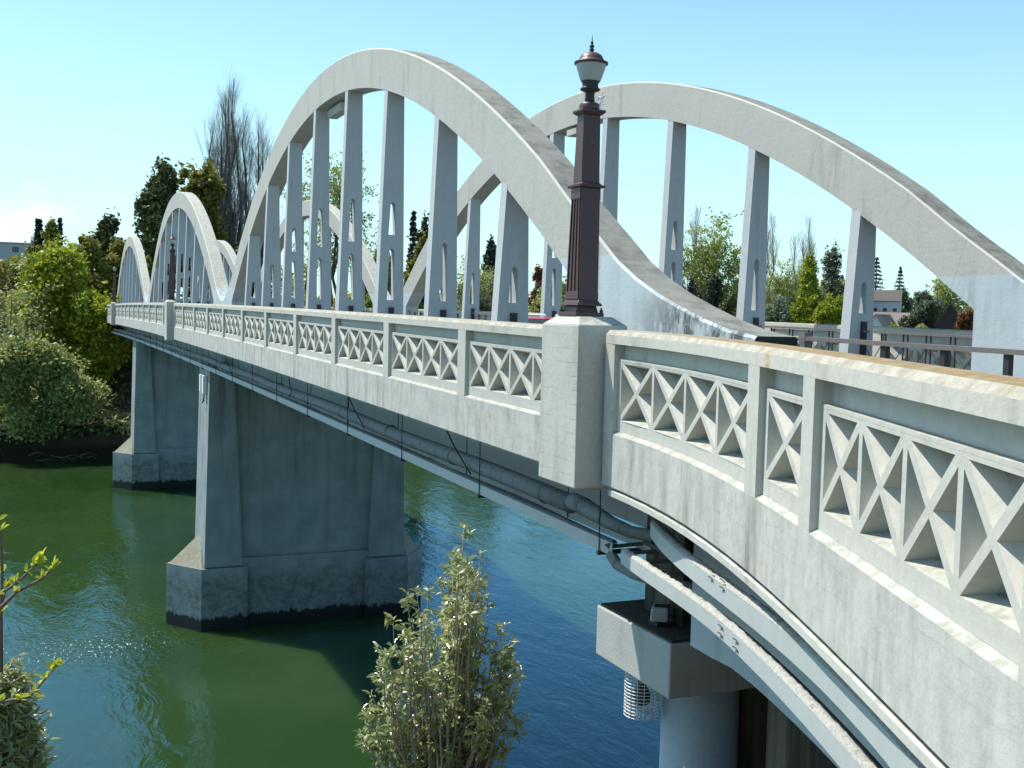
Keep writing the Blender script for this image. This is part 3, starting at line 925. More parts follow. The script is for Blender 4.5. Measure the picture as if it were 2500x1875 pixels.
# approach girder below the flared parapet
mb = MB()
n = 24
for i in range(n + 1):
    x = -1.5 + (10.45 + 1.5) * i / n
    zb = 10.45 + 0.10 * sm(10.4 - x, 0, 1.2) + 0.1 * sm(9.4 - x, 0, 6)
    p = PP(x, 0.72, 0); q = PP(x, 1.25, 0)
    mb.v.extend([(p[0], p[1], zb), (p[0], p[1], zt(x) - 1.866), (q[0], q[1], zt(x) - 1.866), (q[0], q[1], zb)])
for i in range(n):
    for j in range(4):
        a, b = i * 4 + j, i * 4 + (j + 1) % 4
        mb.f.append((b, a, a + 4, b + 4)); mb.m.append(0); mb.smooth.append(False)
mb.f.append((4 * n, 4 * n + 1, 4 * n + 2, 4 * n + 3)[::-1]); mb.m.append(0); mb.smooth.append(False)
mb.build("approach_girder", M_bluegrey, BR)
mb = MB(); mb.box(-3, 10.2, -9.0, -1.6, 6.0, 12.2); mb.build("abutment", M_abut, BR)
mb = MB(); mb.box(134.0, 141.0, -10.3, -0.5, 2.0, 12.5); mb.build("abutment", M_pier, BR)
mb = MB(); mb.box(134.2, 141.4, -0.499, 0.4, 6.0, 11.9); mb.build("wing_wall", M_pier, BR)

# ---------------------------------------------------------------- street lamps on the pillars
def make_lamp(cx, cy, z0):
    L0 = empty("street_lamp", (cx, cy, z0))
    b = MB()
    b.box(cx - 0.24, cx + 0.24, cy - 0.19, cy + 0.19, z0, z0 + 0.05)
    b.frust((cx, cy), z0 + 0.05, z0 + 0.13, 0.19, 0.14, 0.165, 0.12)
    b.frust((cx, cy), z0 + 0.13, z0 + 0.165, 0.235, 0.17, 0.225, 0.16)
    b.frust((cx, cy), z0 + 0.165, z0 + 0.20, 0.21, 0.15, 0.19, 0.13)
    b.build("base", M_maroon, L0, bevel=0.006)
    bo = MB()
    for sx in (-1, 1):
        for sy in (-1, 1):
            bo = MB(); bo.lathe([(0.022, z0 + 0.05), (0.022, z0 + 0.08), (0.012, z0 + 0.085), (0.012, z0 + 0.11)], cx + sx * 0.215, cy + sy * 0.165, 6, sm=False)
            bo.build("bolt", M_dark, L0)
    # lower shaft with flutes, as a stack
    s = MB()
    za, zb = z0 + 0.20, z0 + 1.55
    a0, b0, a1, b1 = 0.185, 0.125, 0.125, 0.125
    s.frust((cx, cy), za, zb, a0, b0, a1, b1)
    # raised fillets between the flutes on the two long faces
    for sy in (-1, 1):
        for k in range(4):
            t = (k - 1.5) / 1.5
            wa, wb = 0.013, 0.010
            xa, xb = cx + t * a0 * 0.80, cx + t * a1 * 0.80
            y_ = cy + sy * b0; yq = cy + sy * (b0 + 0.014)
            P8 = [(xa - wa, min(y_, yq), za + 0.10), (xa + wa, min(y_, yq), za + 0.10), (xa + wa, max(y_, yq), za + 0.10), (xa - wa, max(y_, yq), za + 0.10),
                  (xb - wb, min(y_, yq), zb - 0.14), (xb + wb, min(y_, yq), zb - 0.14), (xb + wb, max(y_, yq), zb - 0.14), (xb - wb, max(y_, yq), zb - 0.14)]
            s.hexa(P8)
    for sy in (-1, 1):
        y_ = cy + sy * b0; yq = cy + sy * (b0 + 0.0145)
        s.hexa([(cx - a0 * .93, min(y_, yq), za + 0.001), (cx + a0 * .93, min(y_, yq), za + 0.001), (cx + a0 * .93, max(y_, yq), za + 0.001), (cx - a0 * .93, max(y_, yq), za + 0.001),
                (cx - a0 * .92, min(y_, yq), za + 0.10), (cx + a0 * .92, min(y_, yq), za + 0.10), (cx + a0 * .92, max(y_, yq), za + 0.10), (cx - a0 * .92, max(y_, yq), za + 0.10)])
        s.hexa([(cx - a1 * 1.0, min(y_, yq), zb - 0.14), (cx + a1 * 1.0, min(y_, yq), zb - 0.14), (cx + a1 * 1.0, max(y_, yq), zb - 0.14), (cx - a1 * 1.0, max(y_, yq), zb - 0.14),
                (cx - a1 * .95, min(y_, yq), zb - 0.001), (cx + a1 * .95, min(y_, yq), zb - 0.001), (cx + a1 * .95, max(y_, yq), zb - 0.001), (cx - a1 * .95, max(y_, yq), zb - 0.001)])
    s.frust((cx, cy), zb, zb + 0.03, 0.175, 0.165, 0.18, 0.17)
    s.frust((cx, cy), zb + 0.03, zb + 0.06, 0.15, 0.14, 0.125, 0.125)
    zc = zb + 0.06; zd = z0 + 2.42
    s.frust((cx, cy), zc, zd, 0.115, 0.122, 0.085, 0.112)
    s.build("shaft", M_maroon, L0, bevel=0.004)
    c = MB()
    c.frust((cx, cy), zd, zd + 0.03, 0.10, 0.125, 0.135, 0.155)
    c.frust((cx, cy), zd + 0.03, zd + 0.06, 0.14, 0.16, 0.135, 0.155)
    c.lathe([(0.115, zd + 0.06), (0.125, zd + 0.07), (0.125, zd + 0.12), (0.11, zd + 0.145), (0.06, zd + 0.155)], cx, cy)
    c.build("capital", M_maroon, L0, bevel=0.004)
    nk = MB(); ze = zd + 0.155
    nk.lathe([(0.058, ze), (0.062, ze + 0.03), (0.056, ze + 0.06), (0.056, ze + 0.12), (0.115, ze + 0.145), (0.122, ze + 0.16), (0.105, ze + 0.175), (0.095, ze + 0.20), (0.10, ze + 0.235), (0.115, ze + 0.25)], cx, cy)
    nk.build("lamp_holder", M_dark, L0)
    g = MB(); zg = ze + 0.25
    g.lathe([(0.115, zg), (0.122, zg + 0.01), (0.155, zg + 0.10), (0.182, zg + 0.185), (0.184, zg + 0.20)], cx, cy, 24)
    g.build("lamp_glass", M_glass, L0)
    d = MB(); zh = zg + 0.20
    d.lathe([(0.186, zh), (0.205, zh + 0.006), (0.205, zh + 0.028), (0.180, zh + 0.035), (0.155, zh + 0.045), (0.148, zh + 0.07), (0.125, zh + 0.11), (0.085, zh + 0.135), (0.03, zh + 0.148), (0.022, zh + 0.16)], cx, cy, 24)
    d.build("lamp_cap", M_maroon, L0)
    f = MB(); zf = zh + 0.16
    f.lathe([(0.022, zf), (0.030, zf + 0.012), (0.030, zf + 0.025), (0.016, zf + 0.04), (0.032, zf + 0.055), (0.032, zf + 0.063), (0.012, zf + 0.08), (0.020, zf + 0.10), (0.008, zf + 0.12), (0.003, zf + 0.19)], cx, cy, 10)
    f.build("finial", M_dark, L0)
    return L0
def copy_tree(o, parent=None):
    c = o.copy(); SC.collection.objects.link(c); c.parent = parent
    for ch in list(o.children): copy_tree(ch, c)
    return c
c0, z0 = PIL[0]
lamp0 = make_lamp(c0[0], 0.05, z0)
tag(lamp0, "tall maroon iron lamp with frosted glass head on the nearest parapet pillar", "street lamp", "maroon lamps on the parapet pillars")
lamp0.rotation_euler = (0.015, 0, 0)
for (c, z), lb in zip(PIL[1:], ("maroon iron lamp on the second parapet pillar, in front of the middle arch", "small distant maroon lamp on the third parapet pillar beside the farthest arch")):
    o = copy_tree(lamp0); o.location = (c[0], 0.05, z); o["label"] = lb

# ---------------------------------------------------------------- railings
def near_railing():
    R = empty("footpath_railing", (5, -2.35, zt(5) - 1.17), "brown metal handrail along the kerb beyond the curved parapet", "railing", "brown railings between footpath and road")
    mb = MB(); y = -2.33
    def zz(x): return zt(x) + 0.035
    xs = [10.66, 6, 1, -6]
    for a, b in zip(xs, xs[1:]):
        za, zb = zz(a), zz(b)
        mb.hexa([(b, y - 0.05, zb - 0.05), (a, y - 0.05, za - 0.05), (a, y + 0.05, za - 0.05), (b, y + 0.05, zb - 0.05),
                 (b, y - 0.05, zb), (a, y - 0.05, za), (a, y + 0.05, za), (b, y + 0.05, zb)])
    mb.build("top_rail", M_handr, R)
    lb = MB()
    for a, b in zip(xs, xs[1:]):
        za, zb = zz(a) - 0.34, zz(b) - 0.34
        lb.hexa([(b, y - 0.03, zb - 0.03), (a, y - 0.03, za - 0.03), (a, y + 0.03, za - 0.03), (b, y + 0.03, zb - 0.03),
                 (b, y - 0.03, zb), (a, y - 0.03, za), (a, y + 0.03, za), (b, y + 0.03, zb)])
    lb.build("lower_rail", M_handr, R)
    for x in (10.72, 9.35, 8.5, 7.7, 6.4, 5.2, 3.8, 2.4, 1.0, -0.5, -2, -3.5, -5):
        p = MB()
        w = 0.055 if x > 10.7 else 0.032
        p.box(x - w, x + w, y - w, y + w, zt(x) - 1.17, zz(x) + (0.05 if x > 10.7 else -0.0505))
        p.build("post", M_handr if x > 10.7 else M_dark, R)
near_railing()
def bay_railing(xc, dz, y, sgn, lab, grp, detail):
    """railing panels between the hangers of one arch"""
    R = empty("arch_railing", (xc, y, zt(xc) - 1.17), lab, "railing", grp)
    tr, pm = MB(), MB()
    for k in range(9):
        a = xc - GAP + 3.823 * k - (0.65 if k else 0) + (0.31 if k else 0.02)
        b = xc - GAP + 3.823 * (k + 1) - 0.65 - 0.02 if k < 8 else xc + GAP - 0.02
        za, zb = zt(a) - 0.02, zt(b) - 0.02
        tr.hexa([(a, y - 0.05, za - 0.045), (b, y - 0.05, zb - 0.045), (b, y + 0.05, zb - 0.045), (a, y + 0.05, za - 0.045),
                 (a, y - 0.05, za), (b, y - 0.05, zb), (b, y + 0.05, zb), (a, y + 0.05, za)])
        tr.hexa([(a, y - 0.02, za - 1.0), (b, y - 0.02, zb - 1.0), (b, y + 0.02, zb - 1.0), (a, y + 0.02, za - 1.0),
                 (a, y - 0.02, za - 0.96), (b, y - 0.02, zb - 0.96), (b, y + 0.02, zb - 0.96), (a, y + 0.02, za - 0.96)])
        if detail:
            q = 5; wv = (b - a) / q
            for j in range(q):
                xa, xb = a + wv * j, a + wv * (j + 1)
                z1 = zt(xa) - 0.02
                for xx in (xa + 0.06, xb - 0.06):
                    pm.box(xx - 0.012, xx + 0.012, y - 0.012, y + 0.012, z1 - 0.958, z1 - 0.048)
                pm.box(xa + 0.073, xb - 0.073, y - 0.010, y + 0.010, z1 - 0.30, z1 - 0.275)
                pm.tube([(xa + 0.07, y, z1 - 0.95), (xb - 0.07, y, z1 - 0.31)], 0.011, 4, sm=False)
                pm.tube([(xb - 0.07, y, z1 - 0.95), (xa + 0.07, y, z1 - 0.31)], 0.011, 4, sm=False)
        else:
            for j in range(6):
                xx = a + (b - a) * (j + 0.5) / 6
                pm.box(xx - 0.012, xx + 0.012, y - 0.012, y + 0.012, zt(xx) - 0.975, zt(xx) - 0.07)
    tr.build("rails", M_handr, R)
    pm.build("infill_bars", M_dark, R)
    # post clamps on the hangers
    for k in range(8):
        x = xc - GAP + 3.823 * (k + 1) - 0.65
        if k % 1 == 0:
            p = MB(); p.box(x - 0.075, x - 0.002, y - 0.06, y + 0.06, zt(x) - 1.17, zt(x) + 0.16); p.build("post", M_dark, R)
for (xc, i, dz), nm in zip(ARCH, ("nearest", "middle", "farthest")):
    bay_railing(xc, dz, -1.83, 1, "brown railing between the hangers of the %s upstream arch" % nm, "brown railings between footpath and road", i == 0)
    bay_railing(xc, dz, -9.90, -1, "brown crossed railing between the hangers of the %s downstream arch" % nm, "brown railings between footpath and road", i == 0)

# ---------------------------------------------------------------- services hung below the footpath
def channel_run(name, lab, pts, h, w, mat_web, parent=None, flange=True):
    mb = MB()
    for (a, b) in zip(pts, pts[1:]): pass
    n = len(pts)
    for i, p in enumerate(pts):
        a = Vector(pts[max(i - 1, 0)]); b = Vector(pts[min(i + 1, n - 1)])
        t = (b - a); t.z = 0; t.normalize()
        nn = Vector((-t.y, t.x, 0))
        if nn.y < 0: nn = -nn
        P = Vector(p)
        for (o, z) in ((0, -h), (0, 0), (-w, 0), (-w, -0.012), (-0.012, -0.012), (-0.012, -h + 0.012), (-w, -h + 0.012), (-w, -h)):
            mb.v.append(tuple(P + nn * o + Vector((0, 0, z))))
    for i in range(n - 1):
        for j in range(8):
            a, b = i * 8 + j, i * 8 + (j + 1) % 8
            mb.f.append((a, b, b + 8, a + 8)); mb.m.append(0); mb.smooth.append(False)
    mb.f.append(tuple(range(8))); mb.m.append(0); mb.smooth.append(False)
    mb.f.append(tuple((n - 1) * 8 + j for j in range(8))); mb.m.append(0); mb.smooth.append(False)
    return mb
def litter(pts, w, zoff, seed):
    """lumpy crust of leaf litter lying on a channel's top flange"""
    rg = random.Random(seed)
    mb = MB(); P = []
    for a, b in zip(pts, pts[1:]):
        a, b = Vector(a), Vector(b); k = max(1, int((b - a).length / 0.045))
        for i in range(k): P.append(a.lerp(b, i / k))
    P.append(Vector(pts[-1]))
    n = len(P)
    for i, p in enumerate(P):
        t = (P[min(i + 1, n - 1)] - P[max(i - 1, 0)]); t.z = 0; t.normalize()
        nn = Vector((-t.y, t.x, 0))
        if nn.y < 0: nn = -nn
        hh = [0.002, 0.016 + 0.016 * rg.random(), 0.022 + 0.022 * rg.random(), 0.014 + 0.02 * rg.random(), 0.002]
        for j, o in enumerate((0.0, -0.15, -0.5, -0.8, -1.0)):
            oo = o * w + (0.006 * (rg.random() - 0.3) if j in (0, 4) else 0)
            mb.v.append(tuple(p + nn * oo + Vector((0, 0, zoff + hh[j]))))
    for i in range(n - 1):
        for j in range(4):
            mb.f.append((i * 5 + j, (i + 1) * 5 + j, (i + 1) * 5 + j + 1, i * 5 + j + 1)); mb.m.append(0); mb.smooth.append(True)
    return mb
tray = empty("service_tray", (32, -0.5, 11.3), "pale steel channel tray hung on rods below the footpath, running along the bridge", "cable tray")
def rel(x): return zt(x) - 14.0
pts = [(11.85 + (140 - 11.85) * i / 30, -0.40, 11.40 + rel(11.85 + (140 - 11.85) * i / 30)) for i in range(31)]
channel_run("c", "", pts[::-1], 0.16, 0.08, M_steel).build("outer_channel", M_steel, tray)
litter(pts[:14], 0.08, 0.0, 3).build("litter_crust", M_dirty, tray)
pts2 = [(x, -0.95, z) for x, y, z in pts]
channel_run("c", "", pts2[::-1], 0.16, 0.08, M_steel).build("inner_channel", M_steel, tray)
for k in range(28):
    x = 12.16 + 4.15 * k
    z = 11.24 + rel(x)
    rb = MB()
    rb.tube([(x, -0.385, z - 0.02), (x, -0.385, z + 1.6)], 0.009, 6)
    rb.box(x - 0.03, x + 0.03, -1.0, -0.36, z - 0.05, z - 0.002)
    rb.build("hanger_rod", M_dark, tray)
for k in range(27):
    x = 14.2 + 4.15 * k
    rb = MB(); rb.tube([(x, -0.94, 11.24 + rel(x)), (x, -0.94, 12.75 + rel(x))], 0.009, 6); rb.build("hanger_rod", M_dark, tray)
cb = MB()
for q, r in ((-0.5, 0.03), (-0.57, 0.022), (-0.64, 0.035)):
    pl = [(x + 0.3, q + 0.01 * math.sin(x * 1.7 + q * 40), 11.30 + rel(x) + 0.16 * 0 + r + 0.02 * math.sin(x * 0.9 + q * 9)) for x in [11.9 + i * 1.3 for i in range(98)]]
    cb.tube(pl, r, 6)
cb.build("cables", M_dirty, tray)

pipe = empty("service_pipe", (32, -0.75, 11.6), "thick lagged grey pipe slung beneath the footpath", "pipe")
pb = MB()
pl = [(13.6 + i * 1.8, -0.70, 11.56 + rel(13.6 + i * 1.8) + 0.02 * math.sin(i)) for i in range(70)]
pb.tube(pl, 0.135, 14)
pb.build("pipe_run", M_pipe, pipe)
eb = MB()
eb.tube([(13.55, -0.70, 11.56), (13.2, -0.70, 11.54)], 0.125, 14)
eb.tube([(13.2, -0.70, 11.54), (12.5, -0.72, 11.45), (12.1, -0.80, 11.40), (11.6, -1.15, 11.38), (10.9, -1.6, 11.38)], [0.12, 0.09, 0.08, 0.08, 0.08], 12)
eb.build("pipe_reducer", M_pipe, pipe)
kb = MB()
for i in range(22):
    x = 14.4 + i * 3.9
    kb.tube([(x, -0.70, 11.56 + rel(x)), (x + 0.04, -0.70, 11.56 + rel(x))], 0.145, 14)
kb.build("pipe_clamps", M_dirty, pipe)
bb = MB()
bb.tube([(11.95, -0.42, 11.30), (11.9, -0.42, 11.17), (11.78, -0.44, 11.08), (11.45, -0.5, 11.03), (10.93, -0.6, 11.03), (10.4, -0.9, 11.03)], 0.072, 12)
tag(bb.build("drain_bend", M_pipe), "curved dark pipe bend dropping below the junction of the service trays", "pipe")
# loose cables dangling between deck and pipe
for k, (x, s) in enumerate(((17.8, 1), (24.4, 1), (31, -1), (43, 1))):
    wb = MB(); z = 12.0 + rel(x)
    wb.tube([(x, -0.35, z + 0.1), (x - 0.2 * s, -0.42, z - 0.15), (x - 0.35 * s, -0.5, z - 0.35), (x - 0.75 * s, -0.52, z - 0.55)], 0.014, 6)
    tag(wb.build("loose_cable", M_dark), ["black cable end dangling over the lagged pipe nearest the first pillar", "black cable end dangling over the pipe, second from the first pillar", "black cable end hanging over the pipe, third from the first pillar", "black cable end over the pipe just short of the tall river pier"][k], "cable", "loose cables below the fascia")

def curved_pts(d, z, x0, x1, n=26):
    out = []
    for i in range(n + 1):
        x = x0 + (x1 - x0) * i / n
        p = PP(x, d, 0); out.append((p[0], p[1], z - 0.004 * (11 - x) - (0.45 * max(0, (x - 10.2) / 1.5) if z > 11.8 else 0)))
    return out
for d, z, xa, nm, lb in ((0.10, 11.44, 11.2, "outer", "outer pale steel channel, crusted with leaf litter, curving below the flared parapet"),
                         (0.10, 11.87, 11.7, "inner", "inner pale steel channel, crusted with leaf litter, closer to the curved girder")):
    if nm == "inner":
        f = lambda x: ((-0.0035238 * x + 0.08466) * x - 0.998186) * x + 4.955707
        pts = [(x, f(x), 11.87 - 0.17 * sm(x, 5, 11.2)) for x in [0.2 + 11.0 * i / 30 for i in range(31)]]
    else:
        f = lambda x: ((-0.00081888 * x + 0.0346634) * x - 0.684064) * x + 4.261216
        pts = [(x, f(x), 11.46 - 0.10 * sm(x, 7.7, 11.2)) for x in [0.2 + 11.1 * i / 30 for i in range(31)]]
    E0 = empty("curved_channel", pts[-1], lb, "cable channel", "pale steel channels below the flared parapet")
    channel_run("c", "", pts, 0.15 if nm == 'outer' else 0.17, 0.11, M_steel).build("web", M_steel, E0)
    litter(pts, 0.105, 0.0, 5).build("litter_crust", M_debris, E0)
    lw = [(p[0], p[1] - 0.20, p[2] - 0.10) for p in pts]
    cbm = MB(); cbm.tube(lw, 0.035, 6); cbm.build("cable", M_dirty, E0)
    for x in ((8.35, 8.0) if nm == "inner" else (8.0, 7.6)):
        p = (x, f(x), 0); bk = MB(); z = pts[0][2] if nm == 'inner' else 11.46
        for dzq in (-0.03, -0.10):
            bk.tube([(p[0] + 0.05, p[1] + 0.006, z + dzq), (p[0], p[1] + 0.012, z + dzq), (p[0] - 0.05, p[1] + 0.024, z + dzq - 0.012)], 0.006, 4)
        bk.build("clips", M_dark, E0)
# ladder frame at the junction of the trays
jf = empty("ladder_rack", (11.4, -0.8, 11.2), "rusty steel ladder frame where the straight and curved trays meet", "steel frame")
jb = MB()
for a, b in (((12.0, -0.45, 11.25), (12.1, -1.5, 11.25)), ((11.6, -0.4, 11.25), (11.6, -1.6, 11.25)), ((11.1, -0.35, 11.25), (11.1, -1.6, 11.25)), ((10.6, -0.3, 11.2), (10.75, -1.5, 11.2))):
    jb.tube([a, b], 0.025, 4, sm=False)
jb.tube([(12.0, -0.95, 11.28), (10.3, -0.75, 11.25)], 0.03, 4, sm=False)
jb.build("rungs", M_dirty, jf)

# floodlight on the pier cap, caged lamp under it
fl = empty("floodlight", (11.0, -0.95, 10.36), "small pale floodlight lying on the dark top of the pier cap", "floodlight")
c = MB()
c.hexa([(11.32, -0.92, 10.42), (11.56, -1.10, 10.42), (11.66, -0.90, 10.42), (11.42, -0.72, 10.42), (11.30, -0.90, 10.60), (11.52, -1.07, 10.60), (11.62, -0.89, 10.60), (11.40, -0.72, 10.60)])
c.build("housing", M_steel, fl, bevel=0.025)
for q in (0.3, 0.6):
    c = MB(); x_ = 11.31 + 0.23 * q; y_ = -0.912 - 0.18 * q
    c.hexa([(x_ - 0.008, y_, 10.44), (x_ + 0.012, y_ - 0.015, 10.44), (x_ + 0.11, y_ + 0.18, 10.44), (x_ + 0.09, y_ + 0.19, 10.44), (x_ - 0.025, y_ + 0.02, 10.615), (x_ - 0.005, y_ + 0.005, 10.615), (x_ + 0.075, y_ + 0.18, 10.615), (x_ + 0.055, y_ + 0.19, 10.615)])
    c.build("cooling_fin", M_dark, fl)
c = MB(); c.box(11.38, 11.58, -1.0, -0.8, 10.361, 10.41); c.build("bracket", M_dark, fl)
cg = empty("caged_lamp", (11.9, -0.7, 9.3), "dark lamp inside a white wire cage hanging under the pier cap", "caged lamp")
c = MB(); ccx, ccy, cr_ = 11.86, -0.90, 0.22
for i in range(13):
    z = 9.62 - i * 0.043
    pts = [(ccx + cr_ * math.cos(a), ccy + cr_ * math.sin(a), z) for a in [2 * math.pi * k / 20 for k in range(21)]]
    c.tube(pts, 0.006, 4, cap=False, sm=False)
for k in range(16):
    a = 2 * math.pi * k / 16
    c.tube([(ccx + cr_ * math.cos(a), ccy + cr_ * math.sin(a), 9.66), (ccx + cr_ * math.cos(a), ccy + cr_ * math.sin(a), 9.10)], 0.005, 4, sm=False)
for k in range(4):
    a = math.pi * k / 4
    c.tube([(ccx - cr_ * math.cos(a), ccy - cr_ * math.sin(a), 9.10), (ccx + cr_ * math.cos(a), ccy + cr_ * math.sin(a), 9.10)], 0.006, 4, sm=False)
c.build("wire_cage", M_white, cg)
c = MB(); c.lathe([(0.02, 9.2), (0.10, 9.25), (0.12, 9.36), (0.06, 9.46), (0.05, 9.66)], ccx, ccy, 12); c.build("lamp_body", M_dark, cg)
# light boxes near the head of the river pier
lb_ = empty("junction_box", (49.2, -0.45, 10.9), "pair of narrow white boxes at the head of the tall river pier", "junction box")
c = MB(); c.box(49.3, 49.75, -0.56, -0.40, 10.35, 11.15); c.build("box_body", M_white, lb_, bevel=0.01)
c = MB(); c.box(50.2, 50.6, -0.56, -0.40, 10.4, 11.15); c.build("box_body", M_white, lb_, bevel=0.01)
c = MB(); c.tube([(49.5, -0.48, 10.35), (49.45, -0.45, 10.1), (49.6, -0.42, 9.95)], 0.03, 6); c.build("conduit", M_dark, lb_)

# ---------------------------------------------------------------- car on the bridge
def car(cx, cy, z, lab):
    C0 = empty("parked_car", (cx, cy, z), lab, "car")
    red = simple("red_car_paint", (0.42, 0.035, 0.075), 0.25, 0.0, 0.05)
    gl = simple("dark_car_glass", (0.03, 0.04, 0.045), 0.08, 0, 0.05)
    rub = simple("tyre_rubber", (0.02, 0.02, 0.02), 0.8)
    b = MB()
    sec = [(-2.0, 0.35, 0.60), (-1.9, 0.25, 0.80), (-1.0, 0.22, 0.90), (1.4, 0.22, 0.92), (1.9, 0.28, 0.85), (2.0, 0.40, 0.70)]
    for i, (x, lo_, hi_) in enumerate(sec):
        for y, zz in ((-0.80, lo_), (0.80, lo_), (0.84, (lo_ + hi_) / 2), (0.78, hi_), (-0.78, hi_), (-0.84, (lo_ + hi_) / 2)):
            b.v.append((cx + x, cy + y, z + zz))
    for i in range(5):
        for j in range(6):
            a, c_ = i * 6 + j, i * 6 + (j + 1) % 6
            b.f.append((a, c_, c_ + 6, a + 6)); b.m.append(0); b.smooth.append(True)
    b.f.append((5, 4, 3, 2, 1, 0)); b.m.append(0); b.smooth.append(False)
    b.f.append((30, 31, 32, 33, 34, 35)); b.m.append(0); b.smooth.append(False)
    b.build("body", red, C0, bevel=0.03)
    g = MB(); g.hexa([(cx - 1.3, cy - 0.74, z + 0.905), (cx + 1.7, cy - 0.74, z + 0.905), (cx + 1.7, cy + 0.74, z + 0.905), (cx - 1.3, cy + 0.74, z + 0.905),
                      (cx - 0.65, cy - 0.60, z + 1.26), (cx + 1.25, cy - 0.60, z + 1.26), (cx + 1.25, cy + 0.60, z + 1.26), (cx - 0.65, cy + 0.60, z + 1.26)])
    g.build("windows", gl, C0)
    r = MB(); r.frust((cx + 0.3, cy), z + 1.262, z + 1.31, 0.98, 0.615, 0.85, 0.54); r.build("roof", red, C0, bevel=0.02)
    k = MB()
    for s in (-1, 1):
        k.tube([(cx - 0.5, cy + s * 0.5, z + 1.31), (cx - 0.45, cy + s * 0.5, z + 1.37), (cx + 1.0, cy + s * 0.5, z + 1.37), (cx + 1.05, cy + s * 0.5, z + 1.31)], 0.018, 6)
    k.build("roof_rack", M_white, C0)
    for sx in (-1.25, 1.25):
        for sy in (-1, 1):
            wv = MB(); wv.tube([(cx + sx, cy + sy * 0.70, z + 0.31), (cx + sx, cy + sy * 0.86, z + 0.31)], 0.31, 18)
            wo_ = wv.build("wheel", rub, C0)
car(26.3, -6.4, zt(26) - 1.299, "red car with a pale roof rack on the bridge road, behind the lamp pillar")

# ---------------------------------------------------------------- plants
def leaf_quads(P, size, rg, flat=0.0, aspect=0.6, up=None):
    """rhombic leaf faces round the points P"""
    n = len(P)
    d = rg.normal(size=(n, 3)); d[:, 2] *= (1 - flat)
    d /= np.linalg.norm(d, axis=1)[:, None] + 1e-9
    if up is not None:
        d = d * (1 - up) + np.array([0, 0, -1]) * up; d /= np.linalg.norm(d, axis=1)[:, None]
    e = rg.normal(size=(n, 3)); e -= (e * d).sum(1)[:, None] * d
    e /= np.linalg.norm(e, axis=1)[:, None] + 1e-9
    s = (size * (0.6 + 0.8 * rg.random(n)))[:, None]
    V = np.stack([P - d * s * 0.5, P + e * s * aspect * 0.5, P + d * s * 0.5, P - e * s * aspect * 0.5], 1).reshape(-1, 3)
    F = np.arange(4 * n).reshape(n, 4)
    return V, F

def limb_mesh(mb, base, tips, r0, rg, n=5, jit=0.06, r1=0.15):
    for tp in tips:
        a = Vector(base); b = Vector(tp); L_ = (b - a).length
        pts = []
        for i in range(n + 1):
            t = i / n
            p = a.lerp(b, t); p.z += L_ * 0.10 * math.sin(t * math.pi) * (0.5)
            if 0 < i < n: p += Vector((rg.normal(), rg.normal(), rg.normal() * 0.5)) * L_ * jit
            pts.append(p)
        mb.tube(pts, [r0 * (1 - (1 - r1) * i / n) for i in range(n + 1)], 5)

